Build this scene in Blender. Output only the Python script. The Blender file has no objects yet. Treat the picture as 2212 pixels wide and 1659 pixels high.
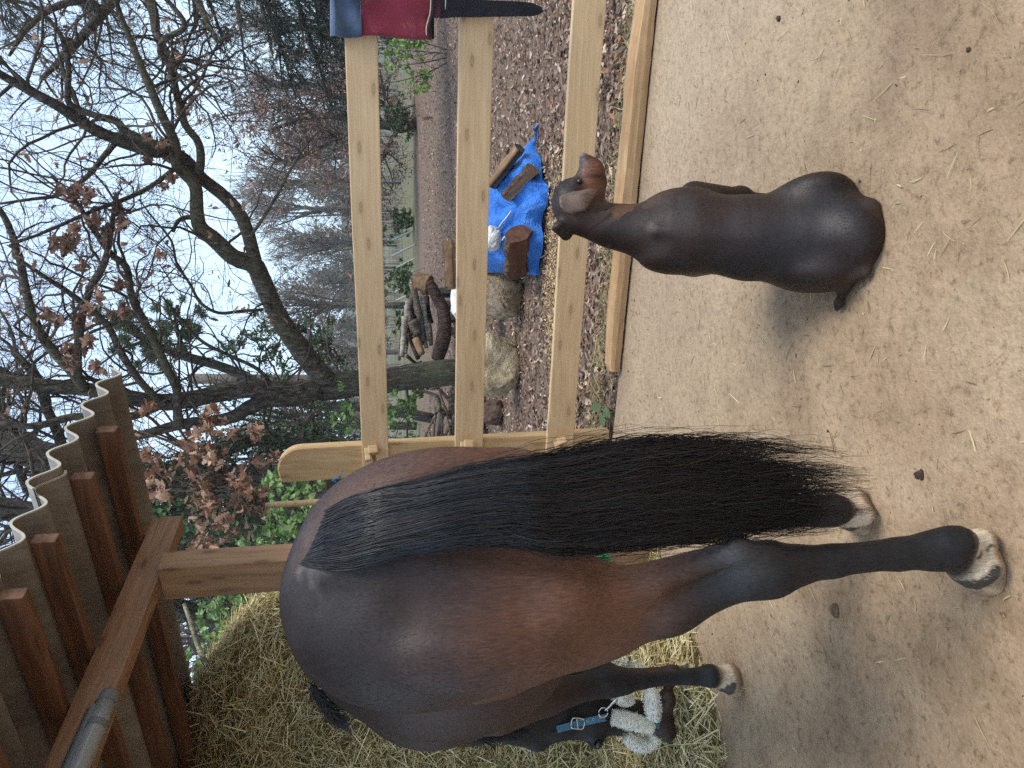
import bpy, math, random
import numpy as np
from math import radians as rad, pi

SC = bpy.context.scene
rng = np.random.default_rng(7)
random.seed(7)

# ------------------------------------------------------------------ camera
CAM_H = 1.25
PITCH, ROLL, FPX = rad(-10), rad(1.7), 1600.0        # focal length in pixels of a 2212 px wide picture
_F = np.array([0, math.cos(PITCH), math.sin(PITCH)])
_R0 = np.array([1.0, 0, 0]); _U0 = np.cross(_R0, _F)
_R = math.cos(ROLL)*_R0 - math.sin(ROLL)*_U0
_U = math.sin(ROLL)*_R0 + math.cos(ROLL)*_U0
EYE = np.array([0, 0, CAM_H])
cam_d = bpy.data.cameras.new("camera"); cam = bpy.data.objects.new("camera", cam_d)
SC.collection.objects.link(cam); SC.camera = cam
cam_d.sensor_fit = 'HORIZONTAL'; cam_d.sensor_width = 36; cam_d.lens = 36*FPX/2212
cam_d.clip_start = .05; cam_d.clip_end = 2000
# the phone was held on its side: the picture's x axis is the world's downward direction
from mathutils import Matrix, Vector
M = Matrix([list(-_U)+[0], list(_R)+[0], list(-_F)+[0], [0,0,0,1]])
M = Matrix([[-_U[0], _R[0], -_F[0], 0], [-_U[1], _R[1], -_F[1], 0], [-_U[2], _R[2], -_F[2], CAM_H], [0,0,0,1]])
cam.matrix_world = M

def ray(X, Y):
    return _F + _R*((1659-Y)-829.5)/FPX - _U*(X-1106)/FPX
def on_z(X, Y, z=0):
    d = ray(X, Y); return EYE + d*(z-CAM_H)/d[2]
def on_y(X, Y, y):
    d = ray(X, Y); return EYE + d*y/d[1]

# ------------------------------------------------------------------ world, sun, exposure
w = bpy.data.worlds.new("World"); SC.world = w; w.use_nodes = True
nt = w.node_tree; N = nt.nodes; LK = nt.links
bg = N['Background']
sky = N.new('ShaderNodeTexSky'); sky.sky_type = 'NISHITA'; sky.sun_disc = False
SUN_EL, SUN_AZ = rad(58), rad(118)
sky.sun_elevation = SUN_EL; sky.sun_rotation = SUN_AZ
sm = N.new('ShaderNodeVectorMath'); sm.operation = 'SCALE'; sm.inputs['Scale'].default_value = .10
LK.new(sky.outputs[0], sm.inputs[0])
tc = N.new('ShaderNodeTexCoord'); mp = N.new('ShaderNodeMapping'); mp.inputs['Scale'].default_value = (1.2, 1.2, 3.2)
nz = N.new('ShaderNodeTexNoise'); nz.inputs['Scale'].default_value = 1.6; nz.inputs['Detail'].default_value = 5; nz.inputs['Roughness'].default_value = .5
LK.new(tc.outputs['Generated'], mp.inputs[0]); LK.new(mp.outputs[0], nz.inputs[0])
cr = N.new('ShaderNodeValToRGB'); cr.color_ramp.elements[0].position = .30; cr.color_ramp.elements[1].position = .72
cr.color_ramp.elements[0].color = (.30, .43, .64, 1); cr.color_ramp.elements[1].color = (.55, .65, .77, 1)
LK.new(nz.outputs[0], cr.inputs[0])
mx = N.new('ShaderNodeMix'); mx.data_type = 'RGBA'; mx.inputs[0].default_value = .86
sz = N.new('ShaderNodeSeparateXYZ'); LK.new(tc.outputs['Generated'], sz.inputs[0])
hr = N.new('ShaderNodeValToRGB'); hr.color_ramp.elements[0].position = .0; hr.color_ramp.elements[0].color = (1, 1, 1, 1); hr.color_ramp.elements[1].position = .42; hr.color_ramp.elements[1].color = (0, 0, 0, 1)
LK.new(sz.outputs[2], hr.inputs[0]); hm = N.new('ShaderNodeMix'); hm.data_type = 'RGBA'; LK.new(hr.outputs[0], hm.inputs[0]); LK.new(cr.outputs[0], hm.inputs[6]); hm.inputs[7].default_value = (.50, .69, .83, 1)
LK.new(sm.outputs[0], mx.inputs[6]); LK.new(hm.outputs[2], mx.inputs[7])
LK.new(mx.outputs[2], bg.inputs[0]); bg.inputs[1].default_value = 1.0
sl = bpy.data.lights.new("sun", 'SUN'); sl.energy = 1.5; sl.angle = rad(22); sl.color = (1, .96, .9)
so = bpy.data.objects.new("sun", sl); SC.collection.objects.link(so)
so.rotation_euler = (rad(90)-SUN_EL, 0, pi-SUN_AZ+0)
so.rotation_euler = Vector((math.sin(SUN_AZ)*math.cos(SUN_EL), math.cos(SUN_AZ)*math.cos(SUN_EL), math.sin(SUN_EL))).to_track_quat('Z', 'Y').to_euler()
SC.view_settings.view_transform = 'Standard'; SC.view_settings.look = 'None'
SC.view_settings.gamma = 1; SC.view_settings.use_curve_mapping = False
SC.view_settings.exposure = 1.16
SC.render.engine = 'CYCLES'
SC.cycles.use_denoising = False; SC.cycles.use_adaptive_sampling = False
SC.cycles.max_bounces = 6; SC.cycles.diffuse_bounces = 3; SC.cycles.glossy_bounces = 2
SC.cycles.transparent_max_bounces = 8; SC.cycles.volume_bounces = 0

# ------------------------------------------------------------------ materials
def lin(c):
    return tuple(((x/255)/12.92 if x/255 <= .04045 else ((x/255+.055)/1.055)**2.4) for x in c)
def new_mat(name, rough=.8, spec=.3, sheen=0):
    m = bpy.data.materials.new(name); m.use_nodes = True
    b = m.node_tree.nodes['Principled BSDF']
    b.inputs['Roughness'].default_value = rough; b.inputs['Specular IOR Level'].default_value = spec
    if sheen: b.inputs['Sheen Weight'].default_value = sheen; b.inputs['Sheen Roughness'].default_value = .4
    return m, m.node_tree, b
class G:
    """small node-graph helper"""
    def __init__(s, nt): s.nt = nt
    def n(s, t, **kw):
        x = s.nt.nodes.new(t)
        for k, v in kw.items(): setattr(x, k, v)
        return x
    def l(s, a, b): s.nt.links.new(a, b)
    def coord(s, scale=(1,1,1), kind='Object', rot=(0,0,0)):
        c = s.n('ShaderNodeTexCoord'); m = s.n('ShaderNodeMapping'); m.inputs['Scale'].default_value = scale; m.inputs['Rotation'].default_value = rot
        s.l(c.outputs[kind], m.inputs[0]); return m.outputs[0]
    def noise(s, vec, scale, detail=4, rough=.55, dist=0):
        x = s.n('ShaderNodeTexNoise'); x.inputs['Scale'].default_value = scale; x.inputs['Detail'].default_value = detail
        x.inputs['Roughness'].default_value = rough; x.inputs['Distortion'].default_value = dist
        s.l(vec, x.inputs[0]); return x.outputs[0]
    def vor(s, vec, scale, out=0, feat='F1'):
        x = s.n('ShaderNodeTexVoronoi'); x.feature = feat; x.inputs['Scale'].default_value = scale; s.l(vec, x.inputs[0]); return x.outputs[out]
    def ramp(s, fac, stops):
        r = s.n('ShaderNodeValToRGB'); e = r.color_ramp.elements
        while len(e) < len(stops): e.new(.5)
        for q, (p, c) in zip(e, stops): q.position = p; q.color = (*c, 1) if len(c) == 3 else c
        s.l(fac, r.inputs[0]); return r.outputs[0]
    def mix(s, fac, a, b, mode='MIX'):
        x = s.n('ShaderNodeMix', data_type='RGBA', blend_type=mode)
        for v, i in ((fac, 0), (a, 6), (b, 7)):
            if isinstance(v, (int, float)): x.inputs[i].default_value = v
            elif isinstance(v, tuple): x.inputs[i].default_value = (*v, 1)
            else: s.l(v, x.inputs[i])
        return x.outputs[2]
    def math(s, op, a, b=0):
        x = s.n('ShaderNodeMath', operation=op)
        for v, i in ((a, 0), (b, 1)):
            if isinstance(v, (int, float)): x.inputs[i].default_value = v
            else: s.l(v, x.inputs[i])
        return x.outputs[0]
    def bump(s, h, strength, dist, b):
        x = s.n('ShaderNodeBump'); x.inputs['Strength'].default_value = strength; x.inputs['Distance'].default_value = dist
        s.l(h, x.inputs['Height']); s.l(x.outputs[0], b.inputs['Normal']); return x
    def attr(s, name='tint'):
        x = s.n('ShaderNodeAttribute', attribute_name=name); return x.outputs['Color']

def plain(name, col, rough=.7, spec=.3, var=.25, scale=6, bump=.3, sheen=0, metal=0, tint=False):
    m, nt, b = new_mat(name, rough, spec, sheen); g = G(nt)
    v = g.coord(); f = g.noise(v, scale, 5, .6)
    c0 = tuple(x*(1-var) for x in col); c1 = tuple(min(1, x*(1+var)) for x in col)
    c = g.ramp(f, [(.3, c0), (.7, c1)])
    if tint: c = g.mix(1.0, c, g.attr(), 'MULTIPLY')
    g.l(c, b.inputs['Base Color']); b.inputs['Metallic'].default_value = metal
    if bump: g.bump(g.noise(v, scale*6, 4), bump, .01, b)
    return m

def tinted(name, rough=.7, spec=.3, trans=0, sheen=0):
    m, nt, b = new_mat(name, rough, spec, sheen); g = G(nt)
    g.l(g.attr(), b.inputs['Base Color'])
    if trans:
        t = g.n('ShaderNodeBsdfTranslucent'); g.l(g.attr(), t.inputs[0]); ms = g.n('ShaderNodeMixShader'); ms.inputs[0].default_value = trans
        g.l(b.outputs[0], ms.inputs[1]); g.l(t.outputs[0], ms.inputs[2]); g.l(ms.outputs[0], nt.nodes['Material Output'].inputs[0])
    return m

def wood(name, light, dark, rough=.6, grain=26, knots=True, ring=0, stain=.25, bump=.15):
    """boards whose long side is the object's x axis"""
    m, nt, b = new_mat(name, rough, .3); g = G(nt)
    base = g.coord()
    wob = g.noise(g.coord((1.6, 3, 3)), 1.0, 2)
    c = g.n('ShaderNodeTexCoord'); mp = g.n('ShaderNodeMapping'); mp.inputs['Scale'].default_value = (.55, 1, 1); g.l(c.outputs['Object'], mp.inputs[0])
    add = g.n('ShaderNodeVectorMath', operation='ADD'); g.l(mp.outputs[0], add.inputs[0])
    ws = g.n('ShaderNodeVectorMath', operation='SCALE'); ws.inputs['Scale'].default_value = .07
    wn = g.n('ShaderNodeTexNoise'); wn.inputs['Scale'].default_value = 2.6; wn.inputs['Detail'].default_value = 2; g.l(c.outputs['Object'], wn.inputs[0])
    g.l(wn.outputs[1], ws.inputs[0]); g.l(ws.outputs[0], add.inputs[1])
    oj = g.n('ShaderNodeObjectInfo'); ao = g.n('ShaderNodeVectorMath', operation='ADD'); cj = g.n('ShaderNodeCombineXYZ'); g.l(g.math('MULTIPLY', oj.outputs['Random'], 37.0), cj.inputs[0]); g.l(add.outputs[0], ao.inputs[0]); g.l(cj.outputs[0], ao.inputs[1])
    m2 = g.n('ShaderNodeMapping'); m2.inputs['Scale'].default_value = (1.0, grain, grain*1.3); g.l(ao.outputs[0], m2.inputs[0])
    gr = g.noise(m2.outputs[0], 2.2, 5, .62, .3)
    col = g.ramp(gr, [(.32, dark), (.50, tuple((a+b_)/2 for a, b_ in zip(light, dark))), (.66, light)])
    fine = g.noise(g.coord((3, 120, 120)), 1.5, 2)
    col = g.mix(.22, col, g.ramp(fine, [(.35, (.55, .5, .45)), (.65, (1, 1, 1))]), 'MULTIPLY')
    st = g.noise(g.coord((.8, 2.5, 2.5)), 1.7, 4)
    col = g.mix(stain, col, g.ramp(st, [(.38, (.72, .66, .6)), (.62, (1, 1, 1))]), 'MULTIPLY')
    if knots:
        sx_ = g.n('ShaderNodeSeparateXYZ'); g.l(base, sx_.inputs[0]); cx_ = g.n('ShaderNodeCombineXYZ')
        oi_ = g.n('ShaderNodeObjectInfo'); g.l(g.math('ADD', g.math('MULTIPLY', sx_.outputs[0], 2.7), g.math('MULTIPLY', oi_.outputs['Random'], 61.0)), cx_.inputs[0]); g.l(g.math('MULTIPLY', g.math('ADD', sx_.outputs[1], sx_.outputs[2]), 9.0), cx_.inputs[1])
        vk = g.n('ShaderNodeTexVoronoi'); vk.voronoi_dimensions = '2D'; vk.inputs['Scale'].default_value = 1.0; vk.inputs['Randomness'].default_value = 1.0; g.l(cx_.outputs[0], vk.inputs[0]); kd = vk.outputs[0]
        ring_ = g.math('SINE', g.math('MULTIPLY', kd, 70))
        k = g.ramp(kd, [(.045, (1, 1, 1)), (.10, (0, 0, 0))])
        kc = g.ramp(ring_, [(0, tuple(x*.32 for x in dark)), (1, tuple(x*.75 for x in dark))])
        col = g.mix(k, col, kc)
        halo = g.ramp(kd, [(.08, (.5, .5, .5)), (.24, (0, 0, 0))])
        col = g.mix(halo, col, tuple(x*.8 for x in dark))
    g.l(col, b.inputs['Base Color'])
    g.bump(gr, bump, .004, b)
    return m

# ------------------------------------------------------------------ mesh helpers
def link(o, parent=None):
    SC.collection.objects.link(o)
    if parent is not None: o.parent = parent
    return o
def obj(name, V, F, mat, parent=None, smooth=False, tint=None, loc=None, rot=None, uv=None):
    me = bpy.data.meshes.new(name)
    V = np.asarray(V, np.float32)
    if isinstance(F, np.ndarray):
        n, k = F.shape
        me.vertices.add(len(V)); me.vertices.foreach_set('co', V.ravel())
        me.loops.add(n*k); me.loops.foreach_set('vertex_index', F.ravel().astype(np.int32))
        me.polygons.add(n); me.polygons.foreach_set('loop_start', np.arange(0, n*k, k, dtype=np.int32)); me.polygons.foreach_set('loop_total', np.full(n, k, np.int32))
        me.update(calc_edges=True)
    else:
        me.from_pydata(V.tolist(), [], F)
    if tint is not None:
        a = me.color_attributes.new('tint', 'FLOAT_COLOR', 'POINT')
        t = np.ones((len(V), 4), np.float32); t[:, :3] = tint; a.data.foreach_set('color', t.ravel())
    if smooth: me.polygons.foreach_set('use_smooth', np.ones(len(me.polygons), bool))
    if mat is not None: me.materials.append(mat)
    me.validate()
    o = bpy.data.objects.new(name, me)
    if loc is not None: o.location = loc
    if rot is not None: o.rotation_euler = rot
    return link(o, parent)
def tag(o, label=None, cat=None, group=None, kind=None):
    for k, v in (('label', label), ('category', cat), ('group', group), ('kind', kind)):
        if v: o[k] = v
    return o
def thing(name, label, cat, loc=(0,0,0), rot=(0,0,0), group=None):
    o = bpy.data.objects.new(name, None); o.empty_display_size = .1; link(o); o.location = loc; o.rotation_euler = rot
    return tag(o, label, cat, group)
def settle(root):
    """leave the meshes of a thing where they are but hang them from its base point"""
    inv = Matrix.Translation(root.location).inverted()
    for c in root.children: c.matrix_parent_inverse = inv
def box_mesh(lx, ly, lz, bev=.004, seg=2, nx=1, wob=0, seed=0, center=(0,0,0)):
    """bevelled board along x, optionally with a wavy surface"""
    import bmesh
    bm = bmesh.new(); bmesh.ops.create_cube(bm, size=1)
    for v in bm.verts: v.co = Vector((v.co.x*lx, v.co.y*ly, v.co.z*lz))
    if nx > 1:
        e = [e for e in bm.edges if abs(e.verts[0].co.x-e.verts[1].co.x) > lx*.5]
        bmesh.ops.subdivide_edges(bm, edges=e, cuts=nx-1, use_grid_fill=True)
    if bev:
        e = [e for e in bm.edges if e.calc_face_angle(0) > .5]
        bmesh.ops.bevel(bm, geom=e, offset=bev, segments=seg, profile=.6, affect='EDGES')
    if wob:
        r = random.Random(seed); ph = [r.uniform(0, 6) for _ in range(6)]
        for v in bm.verts:
            x = v.co.x
            v.co.y += wob*(math.sin(x*2.1+ph[0])*.6+math.sin(x*5.7+ph[1])*.25+math.sin(x*13+ph[2])*.12)*(1 if v.co.y > 0 else .8)
            v.co.z += wob*(math.sin(x*2.7+ph[3])*.6+math.sin(x*6.1+ph[4])*.25)*(1 if v.co.z > 0 else .3)
    V = [tuple(v.co+Vector(center)) for v in bm.verts]; F = [[v.index for v in f.verts] for f in bm.faces]
    bm.free(); return V, F
def merge(*parts):
    V = []; F = []
    for v, f in parts:
        n = len(V); V += [tuple(p) for p in v]; F += [[i+n for i in q] for q in (f.tolist() if isinstance(f, np.ndarray) else f)]
    return V, F
def xf(vf, loc=(0,0,0), rot=(0,0,0), scale=(1,1,1)):
    from mathutils import Euler
    m = Matrix.Translation(loc) @ Euler(rot).to_matrix().to_4x4() @ Matrix.Diagonal((*scale, 1))
    return [tuple(m @ Vector(p)) for p in vf[0]], vf[1]
def norm(v):
    return v/np.maximum(np.linalg.norm(v, axis=-1, keepdims=True), 1e-9)
def tubes(P, R, sides=4, cap=False, flat=None):
    """P (n,k,3) polylines with radii R (n,k) -> vertices, quads"""
    P = np.asarray(P, float); n, k, _ = P.shape; R = np.broadcast_to(R, (n, k))
    T = np.empty_like(P); T[:, 1:-1] = P[:, 2:]-P[:, :-2]; T[:, 0] = P[:, 1]-P[:, 0]; T[:, -1] = P[:, -1]-P[:, -2]; T = norm(T)
    ref = np.where(np.abs(T[:, :1, 2:]) > .9, np.array([1.0, 0, 0]), np.array([0, 0, 1.0])) + np.zeros_like(T)
    A = norm(np.cross(T, ref)); B = np.cross(T, A)
    an = np.arange(sides)*2*pi/sides
    V = P[:, :, None]+R[:, :, None, None]*(A[:, :, None]*np.cos(an)[None, None, :, None]+B[:, :, None]*np.sin(an)[None, None, :, None])
    b = (np.arange(n)[:, None, None]*k+np.arange(k-1)[None, :, None])*sides; s = np.arange(sides)[None, None, :]; s2 = (s+1) % sides
    Q = np.stack([b+s, b+s2, b+sides+s2, b+sides+s], -1).reshape(-1, 4)
    return V.reshape(-1, 3), Q
def strips(P, W, side):
    """flat blades: P (n,k,3), widths (n,k), side vectors (n,3)"""
    n, k, _ = P.shape; W = np.broadcast_to(W, (n, k)); S = norm(side)[:, None]
    V = np.stack([P-S*W[..., None]/2, P+S*W[..., None]/2], 2).reshape(-1, 3)
    b = (np.arange(n)[:, None]*k+np.arange(k-1)[None])*2
    return V, np.stack([b, b+1, b+3, b+2], -1).reshape(-1, 4)
def tube_path(pts, radii, sides=10, rough=0, seed=0, sub=4):
    """one organic limb through given points; ends closed"""
    P = np.array(pts, float); R = np.array(radii, float); n = len(P)
    t = np.linspace(0, n-1, (n-1)*sub+1); i = np.clip(t.astype(int), 0, n-2); f = (t-i)[:, None]
    Pe = np.vstack([2*P[0]-P[1], P, 2*P[-1]-P[-2]])
    p0, p1, p2, p3 = Pe[i], Pe[i+1], Pe[i+2], Pe[i+3]
    C = .5*((2*p1)+(-p0+p2)*f+(2*p0-5*p1+4*p2-p3)*f**2+(-p0+3*p1-3*p2+p3)*f**3)
    r = R[i]*(1-f[:, 0])+R[i+1]*f[:, 0]
    if rough:
        g = np.random.default_rng(seed); r = r*(1+rough*(np.convolve(g.normal(size=len(r)+4), np.ones(5)/5, 'valid')))
    V, Q = tubes(C[None], r[None], sides)
    if rough:
        g = np.random.default_rng(seed+1); V = V+(g.normal(size=V.shape))*np.repeat(r, sides)[:, None]*rough*.25
    F = Q.tolist(); m = len(r)
    F.append(list(range(sides))[::-1]); F.append(list(range((m-1)*sides, m*sides)))
    return V.tolist(), F, C, r
def fbm(x, y, seed=0, octs=4):
    g = np.random.default_rng(seed); z = 0; a = 1.0
    for o in range(octs):
        for _ in range(3):
            an = g.uniform(0, 2*pi); fr = 2**o*g.uniform(.7, 1.3)
            z = z+a*np.sin((x*math.cos(an)+y*math.sin(an))*fr+g.uniform(0, 6.28))
        a *= .5
    return z/4
def grid_mesh(xs, ys, zf):
    X, Y = np.meshgrid(xs, ys, indexing='ij'); Z = zf(X, Y); nx, ny = X.shape
    i = np.arange(nx-1)[:, None]*ny+np.arange(ny-1)[None]
    return np.stack([X, Y, Z], -1).reshape(-1, 3), np.stack([i, i+ny, i+ny+1, i+1], -1).reshape(-1, 4)
# ================================================================== THE SETTING: ground
def ground_material():
    m, nt, b = new_mat('leaf_mould', .9, .15); g = G(nt)
    v = g.coord()
    n1 = g.noise(v, .35, 4, .6); n2 = g.noise(v, 3.5, 6, .65); n3 = g.noise(v, 26, 4, .7)
    mould = g.ramp(n3, [(.30, (.055, .036, .027)), (.48, (.15, .10, .072)), (.62, (.235, .165, .12)), (.75, (.38, .29, .22))])
    mud = g.ramp(n3, [(.3, (.13, .088, .060)), (.7, (.25, .185, .135))])
    col = g.mix(g.ramp(n2, [(.42, (0, 0, 0)), (.62, (1, 1, 1))]), mould, mud)
    # far from the yard the litter gives way to thin winter grass
    s = g.n('ShaderNodeSeparateXYZ'); c = g.n('ShaderNodeTexCoord'); g.l(c.outputs['Object'], s.inputs[0])
    far = g.n('ShaderNodeMapRange'); far.inputs[1].default_value = 21; far.inputs[2].default_value = 28; g.l(s.outputs[1], far.inputs[0])
    grass = g.ramp(g.noise(v, 1.6, 5, .6), [(.35, (.085, .10, .04)), (.5, (.15, .14, .075)), (.65, (.19, .14, .10))])
    wob = g.math('ADD', far.outputs[0], g.math('MULTIPLY', g.math('SUBTRACT', n1, .5), 1.6))
    fr = g.ramp(wob, [(.35, (0, 0, 0)), (.65, (1, 1, 1))])
    g.l(g.mix(fr, col, grass), b.inputs['Base Color'])
    h = g.math('ADD', g.math('MULTIPLY', n2, .6), g.math('MULTIPLY', n3, .5))
    g.bump(h, .9, .05, b)
    return m
def floor_material():
    m, nt, b = new_mat('trodden_sand', .88, .2); g = G(nt); v = g.coord()
    big = g.noise(v, 1.1, 5, .6, .4); mid = g.noise(v, 7, 5, .65); fine = g.noise(v, 90, 4, .7); sp = g.noise(g.coord((1, 1, 1)), 38, 6, .75)
    col = g.ramp(big, [(.34, (.255, .166, .098)), (.5, (.375, .258, .158)), (.64, (.455, .335, .212))])
    col = g.mix(.7, col, g.ramp(mid, [(.3, (.70, .66, .60)), (.5, (1, 1, 1)), (.7, (1.12, 1.11, 1.08))]), 'MULTIPLY')
    col = g.mix(.8, col, g.ramp(sp, [(.34, (.45, .40, .34)), (.46, (.95, .95, .95)), (.62, (1.05, 1.05, 1.05)), (.74, (1.35, 1.32, 1.25))]), 'MULTIPLY')
    col = g.mix(.5, col, g.ramp(fine, [(.35, (.72, .70, .68)), (.65, (1.15, 1.15, 1.15))]), 'MULTIPLY')
    # olive smears of trodden dung and hay dust
    ol = g.ramp(g.noise(g.coord((1, 1, 1)), 4.2, 7, .72, .6), [(.56, (0, 0, 0)), (.70, (.45, .45, .45))])
    col = g.mix(ol, col, (.24, .185, .11))
    # the far end near the rail is paler and greyer
    s = g.n('ShaderNodeSeparateXYZ'); c = g.n('ShaderNodeTexCoord'); g.l(c.outputs['Object'], s.inputs[0])
    mr = g.n('ShaderNodeMapRange'); mr.inputs[1].default_value = 1.6; mr.inputs[2].default_value = 3.4; mr.inputs[4].default_value = .55
    g.l(g.math('ADD', s.outputs[1], g.math('MULTIPLY', s.outputs[0], .45)), mr.inputs[0])
    col = g.mix(mr.outputs[0], col, g.ramp(sp, [(.34, (.30, .24, .17)), (.5, (.43, .345, .245)), (.72, (.52, .43, .315))]))
    g.l(col, b.inputs['Base Color'])
    h = g.math('ADD', g.math('MULTIPLY', mid, .8), g.math('ADD', g.math('MULTIPLY', fine, .22), g.math('MULTIPLY', sp, .45)))
    g.bump(h, .75, .022, b)
    return m
def gz_out(x, y): return .035*fbm(x*.6, y*.6, 3)*np.clip((y-4)/3, 0, 1)-.032
xs = np.unique(np.concatenate([np.linspace(-700, -20, 18), np.linspace(-20, 26, 120), np.linspace(26, 700, 18)]))
ys = np.unique(np.concatenate([np.linspace(-300, -4, 8), np.linspace(-4, 30, 110), np.linspace(30, 1500, 24)]))
V, F = grid_mesh(xs, ys, gz_out)
gm = ground_material()
tag(obj('ground', V, F, gm, smooth=True), 'brown leaf covered earth turning to thin winter grass', kind='structure')
# trodden floor of the shelter: its outer edge follows the ground beam
fd = np.array([.916, -.401]); f0 = np.array([.09, 3.885])
Vf = []; Ff = []
nu, nv = 90, 60
for i in range(nu):
    for j in range(nv):
        u = -4.2+i*8.4/(nu-1); t = j/(nv-1)
        e = f0+fd*u; q = e*(1-t)+(np.array([u*.95, -2.6]))*t
        if t == 0: q = q+np.array([0, .03*math.sin(u*5)+.02*math.sin(u*13)])
        z = .0+.005*fbm(np.array([q[0]*2.]), np.array([q[1]*2.]), 9)[0]
        Vf.append((q[0], q[1], z if t > 0 else -.05))
for i in range(nu-1):
    for j in range(nv-1):
        a = i*nv+j; Ff.append((a, a+1, a+nv+1, a+nv))
FLZ = 0.0
fm = floor_material()
tag(obj('shed_floor', Vf, Ff, fm, smooth=True), 'trodden sandy brown floor of the shelter', kind='structure')
# far wooded ridge
hillm, nt_, b_ = new_mat('far_hillside', .95, .05); g = G(nt_)
g.l(g.ramp(g.noise(g.coord(), .12, 6, .7), [(.3, (.06, .065, .045)), (.7, (.15, .13, .10))]), b_.inputs['Base Color'])
V, F = grid_mesh(np.linspace(-320, 420, 120), np.linspace(120, 420, 24), lambda x, y: -1+(13+6*fbm(x*.02, y*.02, 5))*np.clip((y-120)/110, 0, 1)**.8)
tag(obj('hills', V, F, hillm, smooth=True), 'low wooded ridge in the distance', kind='structure')

# ================================================================== THE SHELTER (open shed)
GA = np.array([-math.sin(rad(60)), math.cos(rad(60)), 0]); GB = np.array([math.sin(rad(27.5)), math.cos(rad(27.5)), 0]); ZZ = np.array([0, 0, 1.0])
m_purlin = wood('red_brown_rafter', (.25, .12, .062), (.10, .045, .027), .7, 14, False, stain=.35)
m_beam = wood('fir_beam', (.42, .245, .14), (.24, .125, .068), .7, 18, True, stain=.3)
m_post = wood('oak_post', (.46, .27, .145), (.30, .165, .085), .7, 14, True, stain=.4)
m_sheet, nt_, b_ = new_mat('fibre_cement', .85, .2); g = G(nt_); v = g.coord()
c = g.ramp(g.noise(v, 2.2, 6, .65), [(.3, (.15, .13, .115)), (.55, (.24, .215, .19)), (.75, (.33, .30, .27))])
c = g.mix(.5, c, g.ramp(g.noise(g.coord((5, 1, 1)), 9, 4), [(.35, (.7, .65, .6)), (.6, (1.05, 1.05, 1.05))]), 'MULTIPLY')
g.l(c, b_.inputs['Base Color']); g.bump(g.noise(v, 40, 4), .3, .004, b_)
m_cut = plain('cut_sheet_edge', (.50, .47, .38), .8, .2, .15, 20)
shed = thing('open_shed', 'open fronted timber shelter with corrugated roof at the upper edge over the horse', 'shed', (-.78, 3.24, 0))
def plank(name, a, b, wy, wz, mat, parent, bev=.004, up=(0, 0, 1), nx=1, wob=0, seed=0):
    """board from a to b whose local x axis runs along it"""
    a = Vector(a); b = Vector(b); x = (b-a).normalized(); z = Vector(up); y = z.cross(x).normalized(); z = x.cross(y)
    V, F = box_mesh((b-a).length, wy, wz, bev, 2, nx, wob, seed)
    o = obj(name, V, F, mat, None)
    R3 = Matrix((x, y, z)).transposed().to_4x4(); R3.translation = (a+b)/2
    if parent is not None:
        o.parent = parent; o.matrix_parent_inverse = Matrix.Translation(parent.location).inverted()
    o.matrix_basis = R3
    return o
ZS = 2.45
v0 = on_z(205, 862, ZS)                       # far end of the visible verge
AM, PER = .036, .188
def sheet(s0, s1, dz, out, name='roof_sheet'):
    """corrugated sheet: waves along GB, ridges along GA"""
    n = int((s1-s0)/PER*16)+1; s = np.linspace(s0, s1, n); T = np.linspace(out, 5.2, 26)
    V = []; F = []; th = .0065
    for k, side in enumerate((-1, 1)):
        for t in T:
            for q in s:
                p = v0-GB*q+GA*t; p = p+ZZ*(AM*math.sin(q/PER*2*pi)+dz+side*th/2); V.append(p)
    n2 = len(T)*n
    for i in range(len(T)-1):
        for j in range(n-1):
            a = i*n+j; F.append((a, a+n, a+n+1, a+1)); F.append((n2+a, n2+a+1, n2+a+n+1, n2+a+n))
    o = obj(name, V, F, m_sheet, shed, True); o.matrix_parent_inverse = Matrix.Translation(shed.location).inverted()
    # pale sawn rim along the verge
    V = []; F = []
    for q in s:
        p = v0-GB*q+GA*(out-.004)+ZZ*(AM*math.sin(q/PER*2*pi)+dz)
        V += [p-ZZ*th*.75, p+ZZ*th*.75, p+GA*.006+ZZ*th*.75, p+GA*.006-ZZ*th*.75]
    for j in range(n-1):
        a = 4*j
        for k in range(4): F.append((a+k, a+(k+1) % 4, a+4+(k+1) % 4, a+4+k))
    e = obj('cut_edge', V, F, m_cut, o); e.matrix_parent_inverse = o.matrix_basis.inverted() if False else Matrix.Identity(4)
    e.matrix_parent_inverse = (o.matrix_parent_inverse @ Matrix.Identity(4)).inverted() if False else Matrix.Identity(4)
    e.location = (0, 0, 0)
    return o, e
sheet(-.30, .66, 0, 0)
sheet(.50, 1.60, -.012, .035)
sheet(1.44, 2.54, 0, .01)
zp = ZS-AM-.006
starts = [(217, 892), (160, 985), (70, 1100), (2, 1243)]
ps = [on_z(X, Y, zp-.035) for X, Y in starts]
qs = [-(p-v0)@GB for p in ps]
for i, q in enumerate(qs+[qs[-1]+.36, qs[-1]+.74]):
    a = v0-GB*q+GA*(.07 if i else .05); a[2] = zp-.045
    plank('purlin', a, a+GA*5.0, .045, .078, m_purlin, shed)
zb = zp-.088
b0 = on_z(330, 1117, zb); b1 = on_z(91, 1659, zb); bd = (b1-b0)/np.linalg.norm(b1-b0)
BD = bd
sideways = np.cross(bd, ZZ); sideways = sideways if sideways[0] > 0 else -sideways
bc0 = b0-sideways*.04; bc0[2] = zb-.065
plank('roof_beam', bc0, bc0+bd*4.2, .08, .128, m_beam, shed, .005)
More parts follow.
